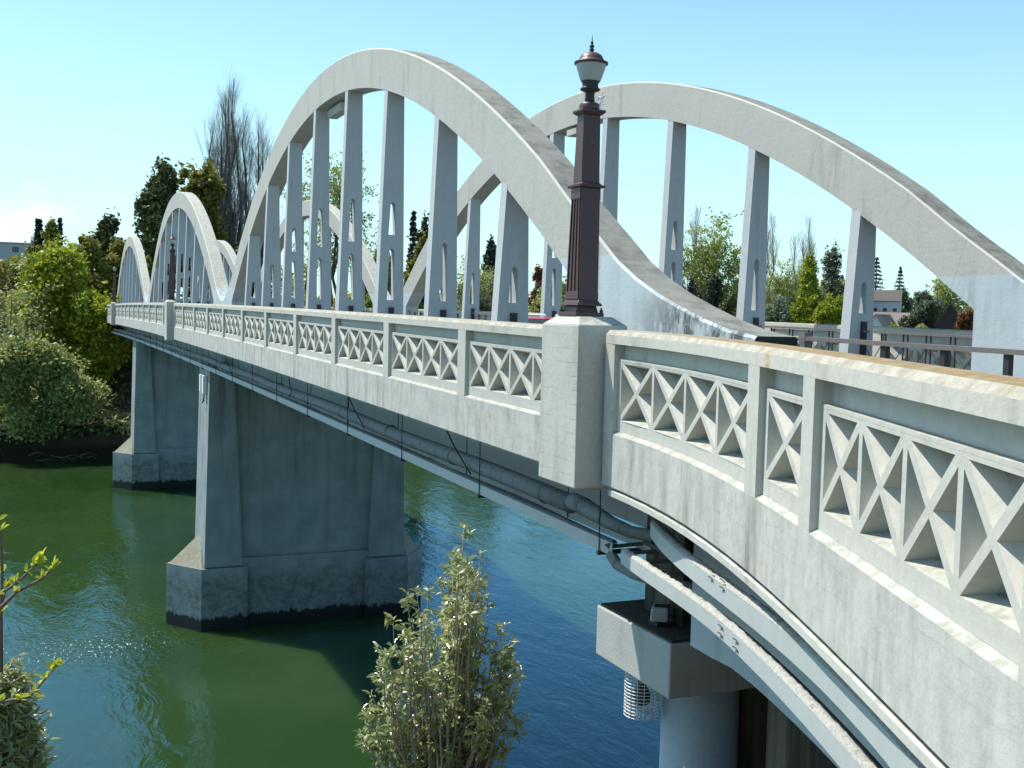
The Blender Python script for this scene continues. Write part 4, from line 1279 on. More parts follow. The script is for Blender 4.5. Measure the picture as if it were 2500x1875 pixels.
def tree(name, lab, kind, u0, u1, vtop, dist, mat, zbase=None, nleaf=4200, leaf=0.45, cat="tree", group=None, crown_lo=0.25, depth=1.0, seed=0, sparse=0.0, shape='round', trunk=None, up=None, vbase=None, clump=1.0):
    rg = np.random.default_rng(1000 + seed)
    uc = (u0 + u1) / 2
    top = at(uc, vtop, dist)
    p = Vector((top.x, top.y, 0))
    gz = ground(p.x, p.y) if zbase is None else zbase
    if vbase is not None: gz = at(uc, vbase, dist).z
    width = (u1 - u0) / FPX * (dist / math.cos(math.atan((uc - 1250) / FPX)) ) * 1.0
    H = max(1.0, top.z - gz); R = width / 2
    T = empty(name, (p.x, p.y, gz), lab, cat, group)
    zlo = gz + H * crown_lo
    cz, hz = (zlo + top.z) / 2, (top.z - zlo) / 2
    if kind == 'leafy':
        K = int(110 * (1.0 if R < 4 else 1.6)); nleaf = int(nleaf * 1.5)
        NL = 14
        lc = rg.normal(size=(NL, 3)); lc /= np.linalg.norm(lc, axis=1)[:, None]; lc *= (0.42 + 0.30 * rg.random(NL))[:, None]; lc[:, :2] *= 1.18
        lc[:, 2] = np.clip(lc[:, 2] * 1.1, -0.6, 0.66); lr = 0.30 + 0.18 * rg.random(NL)
        lc[0] = (0.05, 0.0, 0.62); lr[0] = 0.34
        def lobed(n_, pw):
            k_ = rg.integers(0, NL, n_); d_ = rg.normal(size=(n_, 3)); d_ /= np.linalg.norm(d_, axis=1)[:, None]
            return lc[k_] + d_ * (lr[k_] * rg.random(n_) ** pw)[:, None]
        q = lobed(K, 0.3)
        if shape == 'cone':
            h = rg.random(K) ** 1.3; a = rg.random(K) * 6.283; rr = (1 - h) ** 0.7 * rg.random(K) ** 0.4
            q = np.stack([rr * np.cos(a), rr * np.sin(a), h * 2 - 1], 1)
        elif shape == 'dome':
            q[:, 2] = np.abs(q[:, 2]) * 1.5 - 0.7
        lop = 1 + 0.18 * np.sin(3 * np.arctan2(q[:, 1], q[:, 0]) + seed)
        C_ = np.stack([p.x + q[:, 0] * R * 0.86 * depth * lop, p.y + q[:, 1] * R * 0.86 * lop, cz + q[:, 2] * hz * 0.9], 1)
        cs = (0.10 + 0.13 * rg.random(K)) * min(R, hz * 1.3) * clump
        idx = rg.integers(0, K, nleaf)
        o = rg.normal(size=(nleaf, 3)); o /= np.linalg.norm(o, axis=1)[:, None]
        o *= (rg.random(nleaf) ** 0.5)[:, None] * np.array([1.15, 1.15, 0.95])
        P_ = C_[idx] + o * cs[idx][:, None]
        nf = int(nleaf * 0.38)
        qf = lobed(nf, 0.25)
        if shape == 'cone':
            h = rg.random(nf) ** 1.3; a = rg.random(nf) * 6.283; rr = (1 - h) ** 0.7 * rg.random(nf) ** 0.5
            qf = np.stack([rr * np.cos(a), rr * np.sin(a), h * 2 - 1], 1)
        Pf = np.stack([p.x + qf[:, 0] * R * 0.84 * depth, p.y + qf[:, 1] * R * 0.84, cz + qf[:, 2] * hz * 0.86], 1)
        P_ = np.concatenate([P_, Pf])
        ot = rg.random(len(P_)) < 0.10
        ctr = np.array([p.x, p.y, cz]); P_[ot] = ctr + (P_[ot] - ctr) * (1.0 + 0.22 * rg.random((ot.sum(), 1)))
        if sparse: P_ = P_[rg.random(len(P_)) > sparse]
        V, F = leaf_quads(P_, leaf, rg, 0.3, 0.7, up)
        np_mesh("crown", V, F, mat, T)
        mb = MB(); mb.tube([(p.x, p.y, gz - 0.5), (p.x + 0.02 * H, p.y, gz + H * 0.3), (p.x, p.y, gz + H * 0.6)], [0.035 * H, 0.025 * H, 0.012 * H], 7)
        for j in range(7):
            c_ = C_[rg.integers(0, K)]
            limb_mesh(mb, (p.x, p.y, gz + H * (0.2 + 0.3 * rg.random())), [tuple(c_)], 0.014 * H, rg)
        mb.build("trunk", trunk or M_bark, T)
    elif kind == 'conifer':
        n = nleaf
        tiers = int(17)
        h = (np.floor(rg.random(n) ** 1.25 * tiers) + 0.15 * rg.normal(size=n)) / tiers
        h = np.clip(h, 0, 1)
        a = rg.integers(0, 11, n) / 11 * 6.283 + h * 37 + 0.12 * rg.normal(size=n)
        rr = R * (1 - h) ** 0.9 * rg.random(n) ** 0.5 * (0.85 + 0.25 * np.sin(a * 2 + 1))
        z = zlo + h * (top.z - zlo) - rr * 0.18
        P_ = np.stack([p.x + rr * np.cos(a), p.y + rr * np.sin(a), z], 1) + rg.normal(size=(n, 3)) * 0.10
        V, F = leaf_quads(P_, leaf, rg, 0.7, 0.55)
        np_mesh("crown", V, F, mat, T)
        mb = MB(); mb.tube([(p.x, p.y, gz - 0.5), (p.x, p.y, top.z - 0.1)], [0.025 * H, 0.01], 7)
        mb.build("trunk", M_bark, T)
    elif kind in ('poplar', 'bare'):
        mb = MB()
        tw_a, tw_b, tw_r = [], [], []
        def branch(a, d, L_, r, lvl):
            b = a + d * L_
            steps = 3
            pts = [a]
            for i in range(steps):
                dd = (d + Vector((rg.normal(), rg.normal(), rg.normal())) * 0.10).normalized()
                if kind == 'poplar': dd = (dd + Vector((0, 0, 0.35))).normalized()
                pts.append(pts[-1] + dd * L_ / steps)
            for i in range(steps):
                tw_a.append(tuple(pts[i])); tw_b.append(tuple(pts[i + 1])); tw_r.append(r * (1 - 0.25 * i))
            if lvl == 0: return
            nch = {3: 9, 2: 6, 1: 6}[lvl]
            for j in range(nch):
                t = 0.2 + 0.8 * rg.random(); k = min(2, int(t * 3)); o_ = pts[k].lerp(pts[k + 1], t * 3 - k)
                an = rg.random() * 6.283
                sp_ = 0.35 if kind == 'poplar' else 0.9
                nd = (d + Vector((math.cos(an), math.sin(an), rg.normal() * 0.2)) * sp_ * (0.6 + 0.6 * rg.random())).normalized()
                branch(o_, nd, L_ * (0.34 + 0.26 * rg.random()), r * 0.5, lvl - 1)
        ns = nleaf  # number of leaders
        for s in range(ns):
            off = (s - (ns - 1) / 2) / max(1, ns) * 1.5 if ns > 1 else 0
            hx = (1 - 0.30 * abs(off)) * (0.82 + 0.2 * rg.random()) if ns > 1 else 1.0
            if s == ns // 2: hx = 1.0
            lean = Vector((-RGT.x * 0, 0, 1))
            side = Vector((RGT.x, RGT.y, 0)).normalized()
            b0_ = Vector((p.x, p.y, gz)) + side * off * R * 0.9 + Vector((rg.normal(), rg.normal(), 0)) * R * 0.1
            # leader
            nseg = 7
            pts = [b0_ + Vector((0, 0, H * hx * i / nseg)) + Vector((rg.normal(), rg.normal(), 0)) * 0.012 * H for i in range(nseg + 1)]
            rad = [0.013 * H * (1 - 0.93 * i / nseg) for i in range(nseg + 1)]
            mb.tube(pts, rad, 5)
            nb = 62 if kind == 'poplar' else 34
            for j in range(nb):
                t = (0.12 if kind == 'poplar' else 0.3) + 0.83 * rg.random() ** 0.9 * (1.0 if kind == 'poplar' else 0.8)
                t = min(t, 0.97)
                k = int(t * nseg); o_ = pts[k].lerp(pts[k + 1], t * nseg - k)
                an = rg.random() * 6.283
                if kind == 'poplar':
                    nd = Vector((math.cos(an) * 0.30, math.sin(an) * 0.30, 1)).normalized(); LL = min(H * 0.17, H * (1.0 - t) * 0.7 + 0.8) * (0.6 + 0.5 * rg.random())
                else:
                    nd = Vector((math.cos(an) * 0.9, math.sin(an) * 0.9, 0.8)).normalized(); LL = R * 0.8 * (0.6 + 0.6 * rg.random())
                branch(o_, nd, LL, 0.0024 * H * (1.1 - t), 2)
        A = np.array(tw_a); B = np.array(tw_b); r_ = np.array(tw_r)[:, None]
        d = B - A; d /= np.linalg.norm(d, axis=1)[:, None] + 1e-9
        e1 = np.cross(d, [0.3, 0.5, 0.1]); e1 /= np.linalg.norm(e1, axis=1)[:, None]; e2 = np.cross(d, e1)
        vs_ = []
        for q_ in range(3):
            an = q_ * 2.094
            o = e1 * math.cos(an) + e2 * math.sin(an)
            vs_ += [A + o * r_, B + o * r_ * 0.6]
        V = np.stack(vs_, 1).reshape(-1, 3); n = len(A)
        bs = np.arange(n)[:, None] * 6
        F = np.concatenate([bs + np.array([[0, 2, 3, 1]]), bs + np.array([[2, 4, 5, 3]]), bs + np.array([[4, 0, 1, 5]])])
        np_mesh("crown", V, F, M_twig, T)
        mb.build("trunk", M_bark, T)
        if mat is not None:
            nl = 900 if sparse == 0 else int(sparse * 2.2)
            idx = rg.integers(0, n, nl)
            P_ = B[idx] + rg.normal(size=(nl, 3)) * 0.15
            V, F = leaf_quads(P_, leaf, rg, 0.2, 0.7)
            np_mesh("leaves", V, F, mat, T)
    return T

TREES = [
  # kind, u0, u1, vtop, dist, mat, label, extra
  ('leafy', -30, 232, 812, 108, 'willow', "large pale green willow bush overhanging the water on the left bank", dict(nleaf=17000, leaf=0.34, zbase=0.3, crown_lo=0.02, shape='round', clump=1.1, depth=0.5)),
  ('leafy', 18, 268, 598, 124, 'spring', "bright yellow-green tree at the left beside the far end of the bridge", dict(nleaf=13000, leaf=0.46, crown_lo=0.08, clump=1.1)),
  ('leafy', 118, 290, 690, 121, 'spring', "low bright green tree drooping beside the end of the bridge parapet", dict(nleaf=8000, leaf=0.40, crown_lo=0.0, zbase=4.5)),
  ('bare', -40, 95, 690, 118, 'willow', "grey bare-branched shrub at the left edge above the willow bush", dict(nleaf=3, leaf=0.3)),
  ('leafy', 85, 165, 538, 150, 'olive', "rounded olive evergreen standing tallest above the bright green tree", dict(nleaf=6000, leaf=0.5, crown_lo=0.05, shape='cone')),
  ('leafy', 150, 290, 560, 148, 'olive', "broad olive-green tree left of the farthest arch", dict(nleaf=7000, leaf=0.55, crown_lo=0.05)),
  ('leafy', 218, 302, 512, 160, 'dark', "dark round-topped tree on the skyline left of the arches", dict(nleaf=5000, leaf=0.55, crown_lo=0.2)),
  ('leafy', 248, 345, 578, 150, 'olive', "olive tree filling the gap between the farthest arch and the tall evergreen", dict(nleaf=7000, leaf=0.5, crown_lo=0.0)),
  ('leafy', -50, 22, 640, 170, 'dark', "dark shrubby tree at the left edge below the pale blue house", dict(nleaf=4000, leaf=0.5, crown_lo=0.0)),
  ('leafy', 60, 130, 590, 160, 'olive', "olive tree below the brown roofed house at the left", dict(nleaf=5000, leaf=0.5, crown_lo=0.0)),
  ('leafy', 180, 262, 556, 175, 'olive', "yellowish olive tree on the skyline left of the dark round-topped tree", dict(nleaf=5000, leaf=0.55, crown_lo=0.0)),
  ('conifer', 68, 122, 530, 168, 'yew', "dark ragged conifer on the skyline beside the house roofs", dict(nleaf=3500, leaf=0.7)),
  ('conifer', 138, 156, 527, 190, 'yew', "tiny dark conical conifer poking above the left trees", dict(nleaf=1500, leaf=0.6)),
  ('leafy', 338, 478, 362, 152, 'dark', "tall dark evergreen tree behind the middle arch", dict(nleaf=13000, leaf=0.6, crown_lo=0.08, clump=0.85)),
  ('leafy', 300, 400, 620, 146, 'olive', "olive shrub mass at the foot of the tall evergreen behind the middle arch", dict(nleaf=6000, leaf=0.5, crown_lo=0.0)),
  ('leafy', 440, 560, 380, 158, 'olive', "olive evergreen tree in front of the tall bare poplars", dict(nleaf=11000, leaf=0.6, crown_lo=0.0, sparse=0.2)),
  ('leafy', 470, 660, 600, 156, 'dark', "dark undergrowth tree below the tall bare poplars", dict(nleaf=9000, leaf=0.6, crown_lo=0.0)),
  ('poplar', 470, 668, 194, 166, None, "clump of very tall bare poplars rising above the left arches", dict(nleaf=10, leaf=0.3)),
  ('bare', 730, 900, 400, 165, 'bud', "budding deciduous tree seen through the left hangers of the nearest arch", dict(nleaf=4, leaf=0.35, sparse=4500)),
  ('leafy', 880, 985, 592, 150, 'spring', "bright green tree seen between the middle hangers of the nearest arch", dict(nleaf=6000, leaf=0.5, crown_lo=0.0)),
  ('leafy', 985, 1075, 560, 156, 'olive', "brownish olive tree seen right of the middle hangers", dict(nleaf=5500, leaf=0.5, crown_lo=0.0)),
  ('conifer', 985, 1035, 508, 185, 'yew', "dark spiky conifer top behind the brownish olive tree", dict(nleaf=3000, leaf=0.6)),
  ('leafy', 1018, 1056, 512, 178, 'dark', "dark loose-crowned tree beside the spiky conifer top", dict(nleaf=1800, leaf=0.5, crown_lo=0.3)),
  ('leafy', 1160, 1240, 582, 190, 'yew', "dark conical evergreen seen behind the hanger left of the lamp", dict(nleaf=5000, leaf=0.6, crown_lo=0.15, shape='cone')),
  ('bare', 1110, 1240, 660, 175, 'willow', "bare branched tree in front of the white house beyond the road", dict(nleaf=3, leaf=0.3, sparse=1500)),
  ('leafy', 1290, 1345, 637, 200, 'rust', "small reddish tree just left of the lamp post", dict(nleaf=2200, leaf=0.5)),
  ('leafy', 1290, 1420, 675, 190, 'willow', "yellow-green tree low behind the road left of the lamp", dict(nleaf=4500, leaf=0.5, crown_lo=0)),
  ('leafy', 1105, 1175, 690, 182, 'willow', "pale green bush beyond the road near the bare branched tree", dict(nleaf=3500, leaf=0.5, crown_lo=0)),
  ('poplar', 1678, 1722, 507, 255, None, "slender bare poplar rising out of the budding round tree", dict(nleaf=2)),
  ('bare', 1672, 1815, 562, 250, 'bud', "broad budding tree left of the second downstream hanger", dict(nleaf=5, leaf=0.5, sparse=5200)),
  ('leafy', 1663, 1725, 668, 235, 'yew', "black-green clipped evergreen, left one of a pair above the arch foot", dict(nleaf=4500, leaf=0.4, crown_lo=0)),
  ('leafy', 1716, 1770, 664, 236, 'yew', "black-green clipped evergreen, right one of a pair above the arch foot", dict(nleaf=4500, leaf=0.4, crown_lo=0)),
  ('leafy', 1755, 1815, 712, 232, 'dark', "dark shrub just above the foot of the nearest arch", dict(nleaf=3000, leaf=0.4, crown_lo=0)),
  ('poplar', 1866, 1898, 524, 270, None, "slim bare poplar right of the third downstream hanger", dict(nleaf=2)),
  ('poplar', 1940, 2000, 530, 268, None, "broad bare poplar between the two right-hand hangers", dict(nleaf=4)),
  ('bare', 1860, 1960, 650, 262, 'bud', "grey twiggy trees behind the flowering shrub", dict(nleaf=5, leaf=0.4, sparse=2200)),
  ('leafy', 1868, 1940, 705, 236, 'silver', "pale-topped round shrub beside the bright green tree", dict(nleaf=4500, leaf=0.4, crown_lo=0, shape='dome')),
  ('leafy', 1926, 2030, 618, 238, 'spring', "conical bright green tree in the middle of the right-hand bank", dict(nleaf=8500, leaf=0.5, crown_lo=0, shape='cone')),
  ('leafy', 1995, 2075, 588, 244, 'grey', "taller airy green tree behind the conical bright green one", dict(nleaf=5000, leaf=0.45, crown_lo=0.1, sparse=0.3)),
  ('leafy', 1990, 2062, 700, 234, 'spring', "low bright green bush left of the last downstream hanger", dict(nleaf=4200, leaf=0.45, crown_lo=0)),
  ('conifer', 2105, 2178, 622, 420, 'pine', "blue-green spruce right of the last hanger", dict(nleaf=4500, leaf=0.6)),
  ('conifer', 2172, 2226, 646, 430, 'pine', "smaller blue-green spruce above the dark garden trees", dict(nleaf=3000, leaf=0.6)),
  ('leafy', 2170, 2232, 700, 360, 'grey', "grey-green garden tree between the two house gables", dict(nleaf=4500, leaf=0.6, crown_lo=0)),
  ('leafy', 2215, 2300, 705, 290, 'grey', "dense grey-green tree left of the brown gabled house", dict(nleaf=6500, leaf=0.6, crown_lo=0)),
  ('bare', 2265, 2345, 676, 400, 'bud', "weeping budding tree behind the brown gabled house", dict(nleaf=4, leaf=0.5, sparse=4200)),
  ('leafy', 2338, 2400, 752, 280, 'rust', "orange-green hedge at the right, against the end of the arch", dict(nleaf=3500, leaf=0.45, crown_lo=0)),
  ('leafy', 2225, 2275, 786, 262, 'willow', "light round garden shrub below the dense grey-green tree", dict(nleaf=2600, leaf=0.4, crown_lo=0)),
  ('leafy', 2170, 2200, 790, 262, 'spring', "small bright green shrub beside the low pale roof", dict(nleaf=1500, leaf=0.4, crown_lo=0)),
]
for i, (k, u0, u1, vt, D, m, lb, ex) in enumerate(TREES):
    nm = {'leafy': 'leafy_tree', 'conifer': 'conifer_tree', 'poplar': 'poplar_tree', 'bare': 'bare_tree'}[k]
    ct = 'tree'
    if 'shrub' in lb.split(' at ')[0] or 'bush' in lb.split(' over')[0] or 'hedge' in lb: nm, ct = 'shrub', 'shrub'
    if D > 225 and 'vbase' not in ex: ex['vbase'] = 838
    tree(nm, lb, k, u0, u1, vt, D, L[m] if m else None, cat=ct, seed=i, group=None, **ex)

# far-off scrub filling the bank behind the named trees
def scrub(name, lab, spans, mat, seed, leaf=0.6, n=14000):
    rg = np.random.default_rng(seed)
    P_ = []
    for (u0, u1, v0, v1, D) in spans:
        k = int(n * (u1 - u0) / sum(s[1] - s[0] for s in spans))
        for _ in range(k):
            u = u0 + (u1 - u0) * rg.random()
            lump = 0.5 + 0.5 * math.sin(u * 0.09 + seed) * math.sin(u * 0.031 + 1 + seed)
            vt = v0 + (v1 - v0) * 0.35 * (1 - lump)
            P_.append(at(u, vt + (v1 - vt) * rg.random() ** 1.4, D + 10 * rg.random()))
    P_ = np.array([tuple(q) for q in P_]) + rg.normal(size=(len(P_), 3)) * 0.4
    V, F = leaf_quads(P_, leaf, rg, 0.2, 0.8)
    o = np_mesh(name, V, F, mat)
    tag(o, lab, "undergrowth", None, "stuff")
scrub("riverside_scrub", "mixed green undergrowth along the far bank", [(600, 1440, 715, 790, 200), (560, 760, 640, 780, 185)], L['willow'], 3)
scrub("riverside_scrub", "dark undergrowth behind the right-hand gardens", [(1640, 2120, 672, 842, 285), (2090, 2420, 742, 850, 440)], L['olive'], 5, 0.8, 26000)
scrub("riverside_scrub", "hazy tree cover on the skyline behind the right-hand houses", [(2100, 2420, 712, 800, 470), (1800, 2110, 690, 800, 330)], L['grey'], 12, 1.0, 12000)
scrub("riverside_scrub", "dark shaded undergrowth on the left hillside", [(-40, 340, 610, 900, 165), (-40, 120, 700, 980, 132)], L['olive'], 8, 0.7, 18000)
def bank_cover():
    rg = np.random.default_rng(21); P_ = []
    for _ in range(26000):
        y = -60 + 110 * rg.random(); x = shore_far(y) + 0.3 + 26 * rg.random() ** 1.5
        if -11.5 < y < 2.5 and x > 126: continue
        P_.append((x, y, ground(x, y) + 0.1 + 0.7 * rg.random()))
    V, F = leaf_quads(np.array(P_), 0.45, rg, 0.2, 0.7)
    tag(np_mesh("bank_undergrowth", V, F, L['dark']), "dark low growth covering the far river bank", "undergrowth", None, "stuff")
bank_cover()

# driftwood at the water's edge
dw = MB(); rg = np.random.default_rng(5)
for k in range(9):
    a = at(70 + 18 * k, 1118 + 6 * rg.normal(), 104)
    b = a + Vector((rg.normal() * 0.8, -0.6 - 1.2 * rg.random(), 0.6 * rg.normal()))
    dw.tube([a, a.lerp(b, 0.5) + Vector((0, 0, 0.25)), b], [0.05, 0.035, 0.015], 5)
tag(dw.build("driftwood", M_bark), "pale dead branches lying at the water below the willow bush", "driftwood")

# ---------------------------------------------------------------- houses
def house(name, lab, u, vbase, dist, wid, dep, hw, hr, yaw, wallc, roofc, windows=2, gable_front=True):
    p = at(u, vbase, dist)
    Hh = empty(name, (p.x, p.y, p.z), lab, "house", None)
    wm = simple(name + "_wall", wallc, 0.8, 0, 0.06); rm = simple(name + "_roof", roofc, 0.85, 0, 0.25, 4, 0.3)
    gm = simple(name + "_glass", (0.05, 0.06, 0.07), 0.15)
    ca, sa = math.cos(yaw), math.sin(yaw)
    def W(x, y, z): return (p.x + x * ca - y * sa, p.y + x * sa + y * ca, p.z + z)
    a, b = wid / 2, dep / 2
    mb = MB()
    mb.hexa([W(-b, -a, -2), W(b, -a, -2), W(b, a, -2), W(-b, a, -2), W(-b, -a, hw), W(b, -a, hw), W(b, a, hw), W(-b, a, hw)])
    if gable_front:
        for s in (-b, b):
            mb.add([W(s, -a, hw + .001), W(s, a, hw + .001), W(s, 0, hw + hr)], [(0, 1, 2)])
    else:
        for s in (-a, a):
            mb.add([W(-b, s, hw + .001), W(b, s, hw + .001), W(0, s, hw + hr)], [(0, 1, 2)])
    mb.build("walls", wm, Hh)
    rf = MB(); o = 0.35; t = 0.12
    if gable_front:
        for s in (-1, 1):
            ya, za = s * (a + o), hw - hr * o / a
            rf.add([W(-b - o, ya, za), W(b + o, ya, za), W(b + o, 0, hw + hr + .02), W(-b - o, 0, hw + hr + .02),
                    W(-b - o, ya, za + t), W(b + o, ya, za + t), W(b + o, 0, hw + hr + t + .02), W(-b - o, 0, hw + hr + t + .02)],
                   [(0, 1, 2, 3), (4, 7, 6, 5), (0, 4, 5, 1), (1, 5, 6, 2), (3, 2, 6, 7), (0, 3, 7, 4)])
    else:
        for s in (-1, 1):
            xa, za = s * (b + o), hw - hr * o / b
            rf.add([W(xa, -a - o, za), W(xa, a + o, za), W(0, a + o, hw + hr + .02), W(0, -a - o, hw + hr + .02),
                    W(xa, -a - o, za + t), W(xa, a + o, za + t), W(0, a + o, hw + hr + t + .02), W(0, -a - o, hw + hr + t + .02)],
                   [(0, 1, 2, 3), (4, 7, 6, 5), (0, 4, 5, 1), (1, 5, 6, 2), (3, 2, 6, 7), (0, 3, 7, 4)])
    rf.build("roof", rm, Hh)
    for i in range(windows):
        y = -a + wid * (i + 0.5) / windows
        ww = min(0.55, wid / windows * 0.32)
        z0_ = hw * 0.35
        f = MB(); f.hexa([W(-b - .06, y - ww - .08, z0_ - .08), W(-b - .004, y - ww - .08, z0_ - .08), W(-b - .004, y + ww + .08, z0_ - .08), W(-b - .06, y + ww + .08, z0_ - .08),
                W(-b - .06, y - ww - .08, z0_ + 1.1), W(-b - .004, y - ww - .08, z0_ + 1.1), W(-b - .004, y + ww + .08, z0_ + 1.1), W(-b - .06, y + ww + .08, z0_ + 1.1)])
        fo = f.build("window", M_white, Hh)
        g = MB(); g.hexa([W(-b - .09, y - ww, z0_), W(-b - .062, y - ww, z0_), W(-b - .062, y + ww, z0_), W(-b - .09, y + ww, z0_),
                W(-b - .09, y - ww, z0_ + 1.0), W(-b - .062, y - ww, z0_ + 1.0), W(-b - .062, y + ww, z0_ + 1.0), W(-b - .09, y + ww, z0_ + 1.0)])
        g.build("pane", gm, fo)
    return Hh
VY = -0.80
house("gabled_house", "small white house with a steep gable seen right of the last hanger", 2152, 846, 285, 5.8, 9, 3.6, 4.2, -1.1, (0.70, 0.72, 0.72), (0.16, 0.145, 0.13), 4)
house("hipped_house", "cream house with a grey tiled roof behind the white gable", 2172, 830, 310, 9, 9, 4.0, 3.2, VY, (0.50, 0.47, 0.33), (0.20, 0.17, 0.14), 3, False)
house("timbered_house", "black and white timbered house with a grey roof above the cream house", 2150, 775, 345, 11, 8, 5.0, 3.0, VY, (0.55, 0.56, 0.58), (0.10, 0.09, 0.08), 4, False)
house("brown_house", "dark brown gabled house with a pale chimney at the right", 2318, 826, 330, 10, 11, 3.2, 6.2, VY, (0.045, 0.032, 0.028), (0.17, 0.16, 0.15), 3)
house("low_shed", "low flat-roofed pale shed below the cream house", 2215, 846, 275, 9, 5, 1.9, 0.5, VY, (0.36, 0.33, 0.29), (0.36, 0.33, 0.30), 0, False)
house("white_cottage", "white wall glimpsed behind the bare branched tree beyond the road", 1185, 762, 215, 6, 6, 4.2, 0.8, -0.4, (0.72, 0.70, 0.70), (0.5, 0.5, 0.5), 2, False)
house("hillside_house", "pale blue house with a white roof at the left edge of the hill", 8, 630, 210, 8, 7, 2.6, 1.2, 0.0, (0.42, 0.47, 0.50), (0.55, 0.56, 0.57), 2, False)
house("brown_roof_house", "long brown-roofed house on the skyline at the left", 45, 600, 235, 7, 7, 0.9, 0.9, 0.0, (0.35, 0.32, 0.30), (0.15, 0.13, 0.12), 0, False)
# white notice board at the far end of the bridge
nb = empty("notice_board", at(247, 745, 146), "small white board standing at the far end of the bridge", "sign")
q = at(247, 745, 146)
c = MB(); c.box(q.x - 0.04, q.x + 0.04, q.y - 0.65, q.y + 0.65, q.z - 0.1, q.z + 0.65); c.build("panel", M_white, nb)
c = MB(); c.box(q.x - 0.03, q.x + 0.03, q.y - 0.45, q.y - 0.38, q.z - 2.4, q.z - 0.1005); c.box(q.x - 0.03, q.x + 0.03, q.y + 0.38, q.y + 0.45, q.z - 2.4, q.z - 0.1005); c.build("legs", M_dark, nb)

# ---------------------------------------------------------------- foreground plants
def leaf_blades(P, D, size, rg, asp=0.36, fold=0.25):
    """pointed leaves with a folded midrib: 6 vertices, 4 faces as two quads"""
    n = len(P)
    D = D / (np.linalg.norm(D, axis=1)[:, None] + 1e-9)
    e = np.cross(D, rg.normal(size=(n, 3)) * 0.6 + np.array([0, 0, 1.0])); e /= np.linalg.norm(e, axis=1)[:, None] + 1e-9
    nn = np.cross(e, D)
    s = (size * (0.35 + 0.95 * rg.random(n)))[:, None]; w_ = s * asp * (0.8 + 0.5 * rg.random(n))[:, None]
    base = P; tip = P + D * s - nn * s * 0.15
    m1 = P + D * s * 0.42; l_ = m1 + e * w_ * 0.5 + nn * s * fold * 0.3; r_ = m1 - e * w_ * 0.5 + nn * s * fold * 0.3
    l2 = P + D * s * 0.75 + e * w_ * 0.33 + nn * s * fold * 0.1; r2 = P + D * s * 0.75 - e * w_ * 0.33 + nn * s * fold * 0.1
    V = np.stack([base, l_, l2, tip, r2, r_, P + D * s * 0.72 - nn * s * 0.06], 1).reshape(-1, 3)
    b = np.arange(n)[:, None] * 7
    F = np.concatenate([b + np.array([[0, 1, 2, 6]]), b + np.array([[6, 2, 3, 4]]), b + np.array([[0, 6, 4, 5]])])
    return V, F

def glossy_shrub(name, lab, dist, outline, vbot, nstem, seed, leafsz, per=1.0):
    """outline: list of (v, u_left, u_right) of the crown in the photograph"""
    rg = np.random.default_rng(seed)
    T = empty(name, tuple(at((outline[-1][1] + outline[-1][2]) / 2, vbot, dist)), lab, "shrub")
    stems = MB(); Ps = []; Ds = []
    base = at((outline[-1][1] + outline[-1][2]) / 2, vbot, dist)
    spread = (outline[-1][2] - outline[-1][1]) / FPX * dist * 0.5
    def lim(v):
        for a, b in zip(outline, outline[1:]):
            if a[0] <= v <= b[0]:
                t = (v - a[0]) / (b[0] - a[0]); return a[1] + (b[1] - a[1]) * t, a[2] + (b[2] - a[2]) * t
        return outline[-1][1:]
    v0 = outline[0][0]
    for s in range(nstem):
        vt = v0 if s == 0 else v0 + (vbot - v0) * (0.10 + 0.75 * rg.random() ** 1.0)
        a, b = lim(vt + 12)
        fx = 0.5 if s == 0 else rg.random()
        tu = a + (b - a) * (0.06 + 0.88 * fx)
        dd = dist + (rg.random() - 0.5) * spread * 1.6
        tip = at(tu, vt, dd)
        bs = at((outline[-1][1] + outline[-1][2]) / 2 + (tu - (outline[-1][1] + outline[-1][2]) / 2) * 0.35, vbot + 120, dist + (dd - dist) * 0.4)
        k = 9; pts = []
        for i in range(k + 1):
            t = i / k; q = Vector(bs).lerp(tip, t); q += Vector((rg.normal(), rg.normal(), 0)) * 0.02 * (0 if i in (0, k) else 1); pts.append(q)
        stems.tube(pts, [0.016 * (1 - 0.85 * i / k) + 0.002 for i in range(k + 1)], 5)
        L_ = (tip - Vector(bs)).length
        # leaves whorled along the upper part and short side shoots
        ntw = int(16 * per)
        for j in range(ntw):
            t = 0.25 + 0.75 * rg.random() ** 0.8
            o_ = Vector(bs).lerp(tip, min(t, 0.99))
            an = rg.random() * 6.283
            Ltw = 0.10 + 0.20 * rg.random() * (1.15 - t)
            dr = Vector((math.cos(an), math.sin(an), 0.75)).normalized()
            e_ = o_ + dr * Ltw
            stems.tube([o_, o_.lerp(e_, 0.5) + Vector((0, 0, 0.01)), e_], [0.004, 0.003, 0.002], 4)
            nl = rg.integers(8, 15)
            for q in range(nl):
                tt = 0.25 + 0.75 * (q / nl)
                a2 = rg.random() * 6.283
                P0 = o_.lerp(e_, tt)
                droop = -0.55 if q < nl * 0.7 else 0.3
                dv = Vector((math.cos(a2), math.sin(a2), droop + 0.35 * rg.normal()))
                Ps.append(tuple(P0)); Ds.append(tuple(dv))
        for q in range(9):
            a2 = rg.random() * 6.283
            Ps.append(tuple(tip - Vector((0, 0, 0.012 * q)))); Ds.append((math.cos(a2), math.sin(a2), 0.7 - 0.1 * q))
    Ps, Ds = np.array(Ps), np.array(Ds)
    V, F = leaf_blades(Ps, Ds, leafsz, rg)
    np_mesh("leaves", V, F, L['glossy'], T)
    stems.build("stems", M_stem, T)
